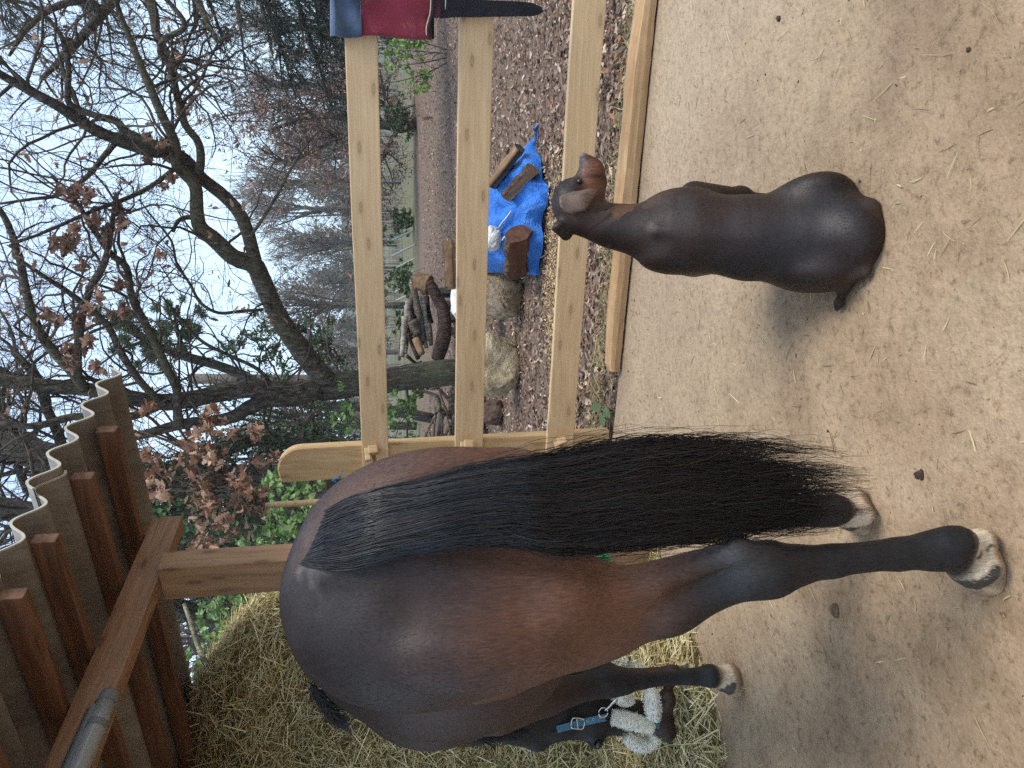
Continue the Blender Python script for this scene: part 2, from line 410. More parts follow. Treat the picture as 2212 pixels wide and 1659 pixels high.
# post that carries the beam
pp = on_y(420, 1245, 3.18); pt = zb-.13
best = min(np.linspace(0, 1.5, 300), key=lambda q: abs(((bc0+bd*q-EYE)@_R)/((bc0+bd*q-EYE)@_F)*FPX+829.5-(1659-1246)))
post_c = bc0+bd*best; post_c[2] = 0
ang = math.atan2(BD[1], BD[0])
def upright(name, xy, z0, z1, wx, wy, mat, parent, rot, bev=.005, lean=(0, 0)):
    V, F = box_mesh(z1-z0, wx, wy, bev, 2)
    o = obj(name, V, F, mat, None)
    x = Vector((lean[0], lean[1], 1)).normalized(); y = Vector((math.cos(rot), math.sin(rot), 0)); y = (y-x*y.dot(x)).normalized(); z = x.cross(y)
    R3 = Matrix((x, y, z)).transposed().to_4x4(); R3.translation = Vector((xy[0], xy[1], (z0+z1)/2))
    if parent is not None:
        o.parent = parent; o.matrix_parent_inverse = Matrix.Translation(parent.location).inverted()
    o.matrix_basis = R3
    return o
upright("shed_post", post_c, 0, pt, .175, .11, m_post, shed, rad(150))

# strip light under the beam
m_tube, nt_, b_ = new_mat('frosted_tube', .25, .5); b_.inputs['Base Color'].default_value = (.42, .42, .40, 1); b_.inputs['Transmission Weight'].default_value = .35
m_grey = plain('grey_plastic', (.16, .165, .16), .5, .4, .1)
t0 = on_z(236, 1505, 2.20); t1 = on_z(158, 1690, 2.20); td = (t1-t0)/np.linalg.norm(t1-t0)
lamp = thing('strip_light', 'unlit frosted strip light with grey end cap fixed beside the roof beam', 'light', t0)
V, F, _, _ = tube_path([np.array([0,0,0]), td*.6, td*1.25], [.032]*3, 16)
obj('tube_cover', V, F, m_tube, lamp, True)
V, F, _, _ = tube_path([-td*.012, td*.03, td*.034], [.03, .037, .034], 16); obj('end_cap', V, F, m_grey, lamp, True)
for q in (.12, .62, 1.1):
    V, F, _, _ = tube_path([td*q, td*(q+.02), td*(q+.022)], [.0355]*3, 16); obj('clip', V, F, m_grey, lamp, True)
V, F = tubes(np.array([[td*.05+ZZ*.03, td*1.2+ZZ*.03]]), np.array([[.026, .026]]), 4); obj('housing', V, F, m_grey, lamp)

# ================================================================== FENCE of planed boards
m_pine = wood('planed_pine', (.76, .55, .32), (.64, .43, .23), .55, 26, True, stain=.2)
m_pine2 = wood('planed_pine_post', (.70, .48, .25), (.52, .33, .155), .6, 20, True, stain=.35)
FL = np.array([-.40, 4.008, 0]); FR = np.array([1.691, 3.165, 0]); fdir = (FR-FL)/np.linalg.norm(FR-FL); fout = np.array([fdir[1], -fdir[0], 0])*1.0   # toward the camera
if fout[1] > 0: fout = -fout
fence = thing('plank_fence', 'new pine plank fence of three wide rails pegged to a round topped post', 'fence', (-.35, 4.03, 0))
def inpar(o, par):
    o.parent = par; o.matrix_parent_inverse = Matrix.Translation(par.location).inverted()
    return o
TH = .036
for k, (zt, zbm, ext) in enumerate(((1.362, 1.223, .13), (.870, .718, .06), (.362, .213, .12))):
    a = FL-fdir*ext-fout*TH/2; b = FR+fdir*.9-fout*TH/2; a = a.copy(); b = b.copy(); a[2] = b[2] = (zt+zbm)/2
    plank('rail', a, b, TH, zt-zbm, m_pine, fence, .005, nx=24, wob=.003, seed=k)
# post: a broad plank with a rounded outer top corner
pw, pth = .20, .055
def post_mesh():
    prof = [(-pw/2, 0), (pw/2, 0)]
    r = .13; H = 1.80
    prof += [(pw/2-r+r*math.cos(a), H-r+r*math.sin(a)*1.0) for a in np.linspace(0, pi/2*.96, 9)]
    prof += [(-pw/2+.006, H-.012), (-pw/2, H-.02)]
    n = len(prof); V = []; F = []
    c = .006
    for (d, ins) in ((0, c), (c, 0), (pth-c, 0), (pth, c)):
        for x, z in prof:
            cx = 0; V.append((x-(ins if x > 0 else -ins), d, z-(ins if z > .5 else 0)))
    for k in range(3):
        for i in range(n): j = (i+1) % n; F.append((k*n+i, k*n+j, (k+1)*n+j, (k+1)*n+i))
    F.append(list(range(n))[::-1]); F.append([3*n+i for i in range(n)])
    # local x axis must run along the board for the grain: swap axes
    return [(z, x, y) for x, y, z in V], F
V, F = post_mesh()
o = obj('fence_post', V, F, m_pine2, None)
pc = on_y(960, 982, 4.03); pc[2] = 0
X_ = Vector((-.012, 0, 1)).normalized(); Y_ = Vector(fdir); Y_ = (Y_-X_*Y_.dot(X_)).normalized(); Z_ = X_.cross(Y_)
Z_ = Z_ if Z_.y > 0 else Z_
R3 = Matrix((X_, Y_, Z_)).transposed().to_4x4(); R3.translation = Vector(pc)-Vector(fout)*0
inpar(o, fence); o.matrix_basis = R3
POSTM = R3
m_peg = wood('peg_wood', (.62, .44, .24), (.45, .28, .13), .6, 20, False)
m_dow = plain('dowel_wood', (.30, .17, .09), .7, .2, .2, 20)
for X, Y, rz in ((806, 962, 5), (1012, 950, -4), (1213, 943, 14)):
    p = on_y(X, Y, 4.0); s_ = (p-FL)@fdir; p = FL+fdir*s_+fout*.028; p[2] = on_y(X, Y, p[1])[2]
    V, F = merge(box_mesh(.052, .05, .045, .008, 2), xf(box_mesh(.03, .03, .07, .004, 1), loc=(-.03, 0, -.02)))
    o = obj('peg', V, F, m_peg, None); inpar(o, fence)
    o.matrix_basis = Matrix.Translation(p) @ Matrix.Rotation(rad(rz), 4, Vector(fout)) @ Matrix.Rotation(rad(90), 4, 'Y') @ Matrix.Rotation(math.atan2(fdir[1], fdir[0]), 4, 'X')
    q = p+fout*-.01-fdir*.06
    V, F, _, _ = tube_path([q-fdir*.05, q, q+fdir*.03], [.011]*3, 8); d = obj('dowel', V, F, m_dow, None, True); inpar(d, fence)
m_blue = plain('blue_twine', (.03, .22, .55), .7, .2, .2, 40)
for X, Y, y, s in ((1205, 975, 3.95, 1), (738, 1018, 4.0, 2)):
    g_ = np.random.default_rng(s); p0 = on_y(X, Y, y)
    P = p0+np.cumsum(g_.normal(size=(14, 3))*np.array([.010, .004, .012]), 0)
    V, F, _, _ = tube_path(P, [.0028]*14, 5, sub=3)
    tag(obj('twine', V, F, m_blue, smooth=True), 'frayed blue twine knotted at the lowest rail' if s == 1 else 'short blue twine end beside the top of the fence post', 'twine')
# the older dark rail just behind the post
m_old = wood('weathered_rail', (.11, .085, .07), (.055, .04, .033), .85, 16, False)
a = on_y(722, 1022, 4.5); b = on_y(728, 1190, 4.9)
o = plank('weathered_rail', a, b, .03, .10, m_old, None); tag(o, 'dark weathered rail behind the round topped fence post', 'rail')
# thin wooden handle upright behind the horse
p = on_y(600, 1090, 3.75)
V, F, _, _ = tube_path([(p[0]+.02, 3.75, 0), (p[0]+.01, 3.75, .8), (p[0], 3.75, p[2]-.012), (p[0], 3.75, p[2])], [.016, .016, .015, .008], 12)
o = obj('tool_handle', V, F, m_peg, smooth=True); tag(o, 'slim round wooden tool handle standing upright behind the horse', 'handle')

# split trunk lying along the edge of the floor
m_waney = wood('split_trunk', (.66, .45, .25), (.44, .26, .125), .75, 10, False, stain=.55, bump=.5)
s0 = on_z(1338, 803, FLZ+.01); s1 = on_z(1425, -60, FLZ+.01); sd = (s1-s0)/np.linalg.norm(s1-s0)
def waney(Lx, seed=4):
    """a split trunk: sawn top and front faces, rough outer edge"""
    g_ = random.Random(seed); n = 60; V = []; F = []
    for i in range(n):
        x = Lx*i/(n-1)-Lx/2
        w_ = lambda a, b_, c_: a*math.sin(x*b_+c_)
        top = .078+w_(.010, 3.1, 1)+w_(.004, 11, 2); back = .13+w_(.014, 2.3, 0)+w_(.006, 9, 1); mid = .045+w_(.010, 2.7, 2)+w_(.004, 8, .5)
        if i == 0: top *= .8; back *= .8
        prof = [(0, 0), (-.004, .03), (.002, top*.78), (.018, top*.9), (mid, top+.003), (mid+.02, top*.98), (back*.75, top*.93), (back, top*.55), (back*.98, 0)]
        for y, z in prof: V.append((x, y+g_.uniform(-.0015, .0015), z+g_.uniform(-.0015, .0015)))
    k = 9
    for i in range(n-1):
        for j in range(k): j2 = (j+1) % k; F.append((i*k+j, (i+1)*k+j, (i+1)*k+j2, i*k+j2))
    F.append([j for j in range(k)]); F.append([(n-1)*k+j for j in range(k)][::-1])
    return V, F
Ls = np.linalg.norm(s1-s0)
V, F = waney(Ls)
o = obj('split_trunk', V, F, m_waney, smooth=False); o.rotation_euler = (0, 0, math.atan2(sd[1], sd[0])); o.location = (s0+s1)/2
tag(o, 'long split trunk with raw orange wood lying along the edge of the sandy floor', 'trunk')

# green broom leaning beside the shelter post
m_gb = tinted('green_bristle', .5, .4, .2); br = thing('broom', 'bright green bristled broom standing in the hay behind the tail', 'broom', on_y(1215, 1188, 3.0))
g_ = np.random.default_rng(77); n = 420; a = on_y(1208, 1184, 3.0); b = on_y(1300, 1203, 2.95); t = np.linspace(0, 1, 5)[None, :, None]
o_ = g_.normal(0, 1, (n, 3))*np.array([.012, .012, .01]); e_ = g_.normal(0, 1, (n, 3))*np.array([.040, .03, .012])+(b-a)
P = a+o_[:, None]+e_[:, None]*t; V, F = tubes(P, np.array([[.0017]*5]), 3); c = np.array([(.01, .36, .12), (.015, .46, .18), (.01, .26, .10)])[g_.integers(0, 3, n)]
o = obj('bristles', V, F, m_gb, None, False, np.repeat(c, 15, 0)); inpar(o, br)
V, F, _, _ = tube_path([a+(b-a)*.30, a+(b-a)*.36], [.040, .042], 14); inpar(obj('band', V, F, plain('yellow_band', (.70, .45, .02), .5), None, True), br)
V, F, _, _ = tube_path([a+(b-a)*.1, a, a+np.array([.02, .05, .35]), a+np.array([.06, .12, .95])], [.02, .014, .012, .012], 8); inpar(obj('handle', V, F, m_peg, None, True), br)
# ================================================================== ANIMALS: solids grown from blended forms
def rotm(rx=0,ry=0,rz=0):
    rx,ry,rz=[math.radians(a) for a in (rx,ry,rz)]
    X=np.array([[1,0,0],[0,math.cos(rx),-math.sin(rx)],[0,math.sin(rx),math.cos(rx)]])
    Y=np.array([[math.cos(ry),0,math.sin(ry)],[0,1,0],[-math.sin(ry),0,math.cos(ry)]])
    Z=np.array([[math.cos(rz),-math.sin(rz),0],[math.sin(rz),math.cos(rz),0],[0,0,1]])
    return Z@Y@X
class Field:
    """a solid grown from blended ellipsoids and tapered limbs, meshed as one closed surface"""
    def __init__(s,lo,hi,h):
        s.lo=np.array(lo,float); s.h=h
        s.n=np.ceil((np.array(hi)-s.lo)/h).astype(int)+1
        s.D=np.full(s.n,9.0,np.float32)
        s.ax=[(s.lo[i]+h*np.arange(s.n[i])).astype(np.float32) for i in range(3)]
    def _box(s,a,b,m):
        i0=np.maximum(((np.array(a)-m-s.lo)/s.h).astype(int),0)
        i1=np.minimum(((np.array(b)+m-s.lo)/s.h).astype(int)+2,s.n)
        sl=tuple(slice(i0[i],max(i1[i],i0[i])) for i in range(3))
        return sl,s.ax[0][sl[0]][:,None,None],s.ax[1][sl[1]][None,:,None],s.ax[2][sl[2]][None,None,:]
    def _mix(s,sl,d,k,sub):
        a=s.D[sl]
        if sub:
            q=np.maximum(k-np.abs(a+d),0)/k; s.D[sl]=np.maximum(a,-d)+q*q*k*.25
        else:
            q=np.maximum(k-np.abs(a-d),0)/k; s.D[sl]=np.minimum(a,d)-q*q*k*.25
    def ell(s,c,r,rot=(0,0,0),k=.06,sub=False):
        M=rotm(*rot); c=np.array(c,float); r=np.array(r,float)
        e=np.sqrt(((M*r)**2).sum(1))
        sl,X,Y,Z=s._box(c-e,c+e,k+.03)
        X=X-c[0];Y=Y-c[1];Z=Z-c[2]
        q=[(M[0,i]*X+M[1,i]*Y+M[2,i]*Z)/r[i] for i in range(3)]
        k0=np.sqrt(q[0]**2+q[1]**2+q[2]**2); k1=np.sqrt((q[0]/r[0])**2+(q[1]/r[1])**2+(q[2]/r[2])**2)+1e-6
        s._mix(sl,(k0*(k0-1)/k1).astype(np.float32),k,sub)
    def cap(s,a,b,ra,rb,k=.04,sub=False,sq=None):
        """tapered limb a->b; sq=(axis vector, factor) flattens it along that axis"""
        a=np.array(a,float);b=np.array(b,float);R=max(ra,rb)
        sl,X,Y,Z=s._box(np.minimum(a,b)-R*1.6,np.maximum(a,b)+R*1.6,k+.02)
        ab=b-a;L=(ab@ab)
        px=X-a[0];py=Y-a[1];pz=Z-a[2]
        t=np.clip((px*ab[0]+py*ab[1]+pz*ab[2])/L,0,1)
        dx=px-t*ab[0];dy=py-t*ab[1];dz=pz-t*ab[2]
        if sq:
            v=np.array(sq[0],float);v/=np.linalg.norm(v)
            w=dx*v[0]+dy*v[1]+dz*v[2]; g=(1/sq[1]-1)*w
            dx=dx+g*v[0];dy=dy+g*v[1];dz=dz+g*v[2]
        d=np.sqrt(dx*dx+dy*dy+dz*dz)-(ra+(rb-ra)*t)
        s._mix(sl,d.astype(np.float32),k,sub)
    def chain(s,pts,k=.04,sq=None):
        for (a,ra),(b,rb) in zip(pts[:-1],pts[1:]): s.cap(a,b,ra,rb,k,sq=sq)
    def blur(s,n=1):
        D=s.D
        for _ in range(n):
            for ax in range(3):
                D=(np.roll(D,1,ax)+np.roll(D,-1,ax)+2*D)*.25
        s.D=D
    def mesh(s):
        D=s.D; S=D<0; n=s.n
        idx=[]; P=np.zeros((n[0]-1,n[1]-1,n[2]-1,3),np.float32); C=np.zeros(P.shape[:3],np.float32)
        def cut(o,ax):
            v=[slice(o[i],n[i]-1+o[i]) for i in range(3)]
            w=list(v); w[ax]=slice(o[ax]+1,n[ax]+o[ax])
            A=D[tuple(v)];B=D[tuple(w)]
            m=(A<0)!=(B<0)
            t=np.where(m,A/np.where(m,A-B,1),0)
            for i in range(3):
                P[...,i]+=np.where(m,o[i]+(t if i==ax else 0),0)
            C[...]+=m
        for ax in range(3):
            o1=[(ax+1)%3,(ax+2)%3]
            for p in (0,1):
                for q in (0,1):
                    o=[0,0,0];o[o1[0]]=p;o[o1[1]]=q; cut(o,ax)
        act=C>0; ids=-np.ones(C.shape,int); ids[act]=np.arange(act.sum())
        g=np.argwhere(act); V=(g+P[act]/C[act][:,None])*s.h+s.lo
        F=[]
        for ax in range(3):
            a,b=(ax+1)%3,(ax+2)%3
            v=[slice(1,n[i]-1) for i in range(3)];v[ax]=slice(0,n[ax]-1)
            w=list(v);w[ax]=slice(1,n[ax])
            m=S[tuple(v)]!=S[tuple(w)]; e=np.argwhere(m)
            flip=S[tuple(v)][m]
            base=e+np.array([0 if i==ax else 1 for i in range(3)])
            def cid(da,db):
                q=base.copy(); q[:,a]+=da; q[:,b]+=db
                return ids[q[:,0],q[:,1],q[:,2]]
            Q=np.stack([cid(-1,-1),cid(0,-1),cid(0,0),cid(-1,0)],1)
            Q[~flip]=Q[~flip][:,::-1]
            F.append(Q)
        F=np.concatenate(F); F=F[(F>=0).all(1)]
        return V,F

HO=np.array([-.37,1.55,0]); HA=math.radians(31)
def hw(p):
    p=np.atleast_2d(p); c,s=math.cos(HA),math.sin(HA)
    return np.stack([HO[0]+c*p[:,0]-s*p[:,1],HO[1]+s*p[:,0]+c*p[:,1],p[:,2]],1)
def hl(w):
    w=np.atleast_2d(w)-HO; c,s=math.cos(HA),math.sin(HA)
    return np.stack([c*w[:,0]+s*w[:,1],-s*w[:,0]+c*w[:,1],w[:,2]],1)
def L(X,Y,y): return hl(on_y(X,Y,y))[0]
def horse_field(h=.012):
    f=Field((-.52,-.48,-.01),(.40,1.95,1.60),h)
    # croup and hindquarters
    f.ell((-.01,.16,1.17),(.215,.36,.31),k=.08)
    for s in (-1,1):
        f.ell((s*.115,.13,1.17),(.135,.27,.24),(0,0,s*4),k=.1)
        f.ell((s*(.118 if s<0 else .10),-.055,1.01),(.115 if s<0 else .105,.16,.27),(8,0,0),k=.08)
        f.ell((s*(.125 if s<0 else .10),.09,.94),(.098,.155,.21),(-14,0,0),k=.07)
    # barrel
    f.ell((0,.74,1.10),(.262,.46,.32),k=.05)
    f.ell((0,.66,.99),(.25,.38,.27),k=.06)
    f.ell((0,1.10,1.10),(.21,.27,.32),k=.12)
    f.cap((0,.85,1.38),(0,1.15,1.41),.06,.06,k=.12)
    f.ell((0,1.28,1.0),(.15,.15,.22),k=.12)
    for s in (-1,1): f.ell((s*.115,1.12,1.02),(.09,.15,.25),(-12,0,0),k=.08)
    # hind legs (near one stands back, far one forward)
    for s,oy in ((-1,0),(1,.33)):
        P=lambda x,y,z: (s*x,y+oy,z)
        Q=lambda x,y,z,t: (s*x*(1 if s<0 or z>.9 else 1.15),y+oy*t,z)
        f.chain([(Q(.135,-.03,.98,.1),.11),(Q(.136,-.0,.82,.5),.068),(Q(.134,-.06,.69,.8),.055),(P(.112,-.145,.55),.046)],k=.05)
        f.cap(Q(.122,-.10,.84,.5),P(.085,-.215,.60),.045,.022,k=.04)
        f.cap(P(.083,-.225,.592),P(.098,-.185,.50),.024,.030,k=.025)
        f.chain([(P(.11,-.16,.55),.046),(P(.11,-.165,.50),.047),(P(.108,-.168,.45),.038),(P(.108,-.175,.38),.031),(P(.108,-.185,.24),.030),(P(.108,-.192,.165),.037),(P(.108,-.194,.135),.043)],k=.02)
        f.cap(P(.103,-.192,.45),P(.104,-.207,.17),.018,.024,k=.02)
        f.ell(P(.100,-.222,.125),(.034,.030,.048),k=.02); f.cap(P(.100,-.235,.11),P(.103,-.225,.085),.016,.006,k=.012)
        f.chain([(P(.110,-.190,.12),.038),(P(.118,-.165,.080),.036),(P(.122,-.150,.055),.044)],k=.015)
        f.ell(P(.094,-.188,.042),(.031,.034,.034),k=.012); f.ell(P(.146,-.176,.042),(.031,.034,.034),k=.012)
        f.cap(P(.123,-.142,.05),P(.126,-.128,.012),.050,.060,k=.012)
    # fore legs
    for s in (-1,1):
        if s<0: K_=[(-.14,1.10,.90),(-.13,1.11,.74),(-.105,1.145,.57),(-.098,1.155,.50),(-.10,1.155,.45),(-.103,1.155,.38),(-.107,1.16,.2),(-.11,1.165,.13),(-.118,1.21,.06),(-.122,1.235,.012)]
        else:
            kn=L(1288,1456,2.80); hf_=hl(np.array([-1.205,2.86,0.]))[0]
            K_=[(.12,1.14,.90),(.09,1.24,.76)]+[tuple(kn+np.array([0,0,q])) for q in (.09,.02,-.04)]
            K_+=[tuple(K_[-1][i]*(1-t)+(hf_[i] if i<2 else z_)*t if i<2 else z_ for i in range(3)) for t,z_ in ((.3,.36),(.7,.2),(.9,.13))]+[(hf_[0],hf_[1]+.03,.06),(hf_[0],hf_[1]+.05,.012)]
        f.chain([(K_[0],.095),(K_[1],.060),(K_[2],.043),(K_[3],.050),(K_[4],.043),(K_[5],.028),(K_[6],.027),(K_[7],.038)],k=.022)
        f.ell((K_[3][0],K_[3][1]-.03,K_[3][2]+.02),(.028,.03,.04),k=.02)
        f.ell((K_[7][0],K_[7][1]-.02,.12),(.032,.032,.038),k=.025)
        f.chain([((K_[7][0],K_[7][1]+.01,.12),.036),(K_[8],.038)],k=.02)
        f.cap((K_[8][0],K_[8][1]+.005,.05),K_[9],.048,.060,k=.012)
        f.ell((K_[9][0]+.02,K_[9][1]-.05,.04),(.032,.034,.034),k=.015); f.ell((K_[9][0]-.02,K_[9][1]-.05,.04),(.032,.034,.034),k=.015)
    # crease between stifle and flank, dip under the point of the buttock
    f.ell((-.150,.10,.83),(.055,.055,.05),k=.05)                             # stifle
    f.cap((-.155,-.02,.66),(-.13,-.10,.56),.006,.006,k=.03,sub=True); f.cap((-.062,-.10,.66),(-.07,-.16,.56),.008,.008,k=.03,sub=True)
    f.ell((-.145,-.155,.50),(.018,.03,.03),k=.02)
    f.ell((0,-.13,1.32),(.05,.06,.06),k=.06)                               # dock
    f.cap((-.150,-.195,1.20),(-.170,-.205,1.02),.012,.014,k=.14,sub=True)     # valley of the rump
    f.ell((-.205,-.10,1.08),(.045,.07,.13),(0,0,20),k=.08)
    f.cap((.06,-.19,1.25),(.10,-.19,1.0),.012,.012,k=.08,sub=True)
    f.cap((-.142,-.155,.70),(-.146,-.19,.60),.007,.007,k=.03,sub=True); f.cap((-.146,-.19,.60),(-.150,-.175,.54),.006,.006,k=.02,sub=True)
    f.ell((-.142,-.155,.535),(.020,.03,.045),k=.02); f.ell((-.080,-.20,.515),(.016,.02,.03),k=.015)
    # neck lowered to the hay, head turned a little left
    hy=2.85
    H=lambda X,Y,d=0: L(X,Y,hy+d)
    f.chain([((-.02,1.18,1.10),.21),((-.05,1.38,.98),.155),(H(1130,1528,.02),.115),(H(1200,1535),.095)],k=.1)
    f.chain([(H(1205,1548),.080),(H(1270,1545),.080),(H(1350,1548),.060),(H(1425,1548),.056)],k=.05)
    f.ell(H(1275,1515),(.09,.055,.095),k=.04)
    f.ell(H(1288,1603,-.05),(.030,.035,.030),k=.025)
    f.ell(H(1440,1582,-.02),(.040,.045,.042),k=.03); f.ell(H(1440,1512,-.02),(.042,.05,.038),k=.03)
    f.ell(H(1452,1585,-.065),(.012,.012,.012),k=.01,sub=True)
    f.cap(H(1200,1580,-.03),H(1165,1607,-.05),.022,.034,k=.02,sq=((0,1,0),.55))
    f.cap(H(1165,1607,-.05),H(1126,1627,-.06),.033,.004,k=.01,sq=((0,1,0),.55))
    f.cap(H(1200,1545,.08),H(1150,1560,.12),.024,.008,k=.02)
    return f

def scatter(V, F, n, seed, cull=True, area=None):
    """n random points with normals on a mesh, only where it faces the yard"""
    g_ = np.random.default_rng(seed); A, B, C_, D_ = (V[F[:, k]] for k in range(4))
    N_ = np.cross(C_-A, D_-B); ar = np.linalg.norm(N_, axis=1); N_ = N_/np.maximum(ar, 1e-12)[:, None]
    if cull: ar = ar*((N_*(EYE-A)).sum(1) > -.15*np.linalg.norm(EYE-A, axis=1))
    if area is not None: ar = ar*area(A)
    i = g_.choice(len(F), n, p=ar/ar.sum()); u, v = g_.random((2, n, 1))
    scatter.idx = i
    return (A[i]*(1-u)+B[i]*u)*(1-v)+(D_[i]*(1-u)+C_[i]*u)*v, N_[i], g_

def fur(name, V, F, col, n, length, width, flow, seed, mat, parent, var=.30, lift=.18, area=None, dark=1.0):
    """short lying hair over the side of an animal that the yard sees"""
    P, N_, g_ = scatter(V, F, n, seed, area=area); c = col[F[scatter.idx, 0]]
    d = flow(P)+g_.normal(0, .22, (n, 3)); d = norm(d-N_*(d*N_).sum(1)[:, None]); d2 = norm(d+N_*lift)
    L_ = length*g_.uniform(.6, 1.3, n)[:, None]
    Q = np.stack([P-N_*.0005, P+d2*L_*.5, P+d2*L_*.5+d*L_*.5-N_*L_*.03], 1)
    sd = np.cross(d, N_); V2, F2 = strips(Q, np.array([[width, width*.8, width*.15]])*np.ones((n, 1)), sd)
    t = c*(1+g_.normal(0, var, (n, 1)))*dark
    o = obj(name, V2, F2, mat, None, False, np.repeat(np.clip(t, .003, 1), 6, 0)); o.parent = parent; o.matrix_parent_inverse = Matrix.Translation(parent.location).inverted(); return o
def smst(x, a, b):
    t = np.clip((x-a)/(b-a), 0, 1); return t*t*(3-2*t)
def lerp3(a, b, t): return np.asarray(a)*(1-t[:, None])+np.asarray(b)*t[:, None]
def wob3(P, s, seed):
    return (fbm(P[:, 0]*s+P[:, 2]*s*.7, P[:, 1]*s-P[:, 2]*s*.5, seed, 3))
def coat_material(name, rough, spec, sx=260, sz=30, bump=.25, sheen=.0):
    m, nt, b = new_mat(name, rough, spec, sheen); g = G(nt)
    hair = g.noise(g.coord((sx, sx, sz)), 1.0, 3, .6, .4)
    blot = g.noise(g.coord(), 14, 4, .6)
    c = g.mix(1.0, g.attr(), g.ramp(hair, [(.30, (.62, .60, .58)), (.5, (1, 1, 1)), (.72, (1.5, 1.45, 1.42))]), 'MULTIPLY')
    c = g.mix(.7, c, g.ramp(blot, [(.35, (.82, .80, .80)), (.65, (1.2, 1.2, 1.2))]), 'MULTIPLY')
    g.l(c, b.inputs['Base Color'])
    rr = g.n('ShaderNodeMapRange'); rr.inputs[3].default_value = rough-.10; rr.inputs[4].default_value = rough+.14; g.l(blot, rr.inputs[0]); g.l(rr.outputs[0], b.inputs['Roughness'])
    h = g.math('ADD', g.math('MULTIPLY', hair, .55), g.math('MULTIPLY', blot, .9))
    g.bump(h, bump, .006, b)
    return m

# ------------------------------------------------------------------ the horse
f = horse_field(.0095); f.blur(2); Vl, Fq = f.mesh()
x, y, z = Vl[:, 0], Vl[:, 1], Vl[:, 2]
brown = np.array([.048, .0235, .0165]); red = np.array([.140, .062, .035]); black = np.array([.010, .009, .0095]); dark = np.array([.015, .0105, .0095])
nz1 = wob3(Vl, 3.1, 21); nz2 = wob3(Vl, 9, 22)
col = lerp3(brown, dark, np.clip(smst(z+.06*nz1, 1.10, 1.36), 0, 1))
inner = smst(z+.05*nz1, .66, .80)*(1-smst(z+.05*nz1, .98, 1.18))*(y < .45)
col = col*(1-inner[:, None]*.80)+red*inner[:, None]*.80
redb = smst(-y, -.05, .16)*(x > -.02)*(z > .75); col = col*(1-.6*redb[:, None])+red*.6*redb[:, None]
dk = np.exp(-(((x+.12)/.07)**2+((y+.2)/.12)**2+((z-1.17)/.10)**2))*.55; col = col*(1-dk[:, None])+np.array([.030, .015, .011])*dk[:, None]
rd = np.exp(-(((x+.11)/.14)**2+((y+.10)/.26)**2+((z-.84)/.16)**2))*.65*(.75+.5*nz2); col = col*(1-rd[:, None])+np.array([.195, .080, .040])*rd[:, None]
mot = np.clip(.5+nz2*1.2, 0, 1)*.28*(z > .7); col = col*(1-mot[:, None])+brown*.7*mot[:, None]
hind = y < .75
fw = smst(y, .55, .95); leg = (1-smst(z+.05*nz1+.3*np.maximum(0, -y-.05), .60, .80))*(1-fw)+(1-smst(z+.04*nz1, .52, .84))*fw
col = col*(1-leg[:, None])+black*leg[:, None]
hx = smst(y, 1.20, 1.45)*(1-smst(z, .9, 1.15))*(z > .10); col = col*(1-hx[:, None])+black*hx[:, None]
grey = np.exp(-(((x+.10)/.035)**2+((y+.20)/.06)**2+((z-.50)/.055)**2))*.0
hk = np.exp(-(((x+.095)/.05)**2+((y+.22)/.06)**2+((z-.595)/.06)**2))*.75; col = col*(1-hk[:, None])+np.array([.075, .073, .072])*hk[:, None]
# pale heels and pasterns with black spots
past = (1-smst(z+.014*nz2, .075, .112))*(y < 1.62)
cream = np.array([.52, .40, .27]); horn = np.array([.33, .215, .135])
pc_ = lerp3(cream, horn, 1-smst(z, .030, .042))
spots = (wob3(Vl*np.array([1,1,.7]), 30, 24) > .10)*(z > .04)*(z < .085)*.92
pc_ = pc_*(1-spots[:, None])+black*spots[:, None]
rim = 1-smst(z, .004, .010); pc_ = pc_*(1-.6*rim[:, None])
col = col*(1-past[:, None])+pc_*past[:, None]
muz = np.exp(-(((z-.20)/.10)**2))*(y > 1.36)*(x < 0)*.6; col = col*(1-muz[:, None])+np.array([.06, .026, .016])*muz[:, None]
# short white flecks at the tail head
fle = np.exp(-(((x)/.07)**2+((y+.10)/.07)**2+((z-1.40)/.06)**2))*np.clip(wob3(Vl*np.array([1, 1, .2]), 60, 25), 0, 1)*.5
col = col*(1-fle[:, None])+np.array([.35, .33, .32])*fle[:, None]
m_coat = coat_material('bay_coat', .53, .38, 300, 34, .30)
Vw = hw(Vl)
hb = thing('horse', 'dark bay horse with black legs and a long black tail seen from behind eating hay', 'horse', (HO[0], HO[1], FLZ))
Vw[:, 2] += FLZ*.9
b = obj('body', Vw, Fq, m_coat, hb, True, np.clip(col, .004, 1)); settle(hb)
m_fur, nt_, b_ = new_mat('short_coat', .6, .25); g = G(nt_); g.l(g.attr(), b_.inputs['Base Color'])
fur('coat_hair', Vw, Fq, col, 100000, .010, .0010, lambda P: np.array([-.05, -.25, -1.0])+np.zeros_like(P), 61, m_fur, hb, var=.12, lift=.03, area=lambda A: .25+1.0*(A[:, 1] < 2.2))
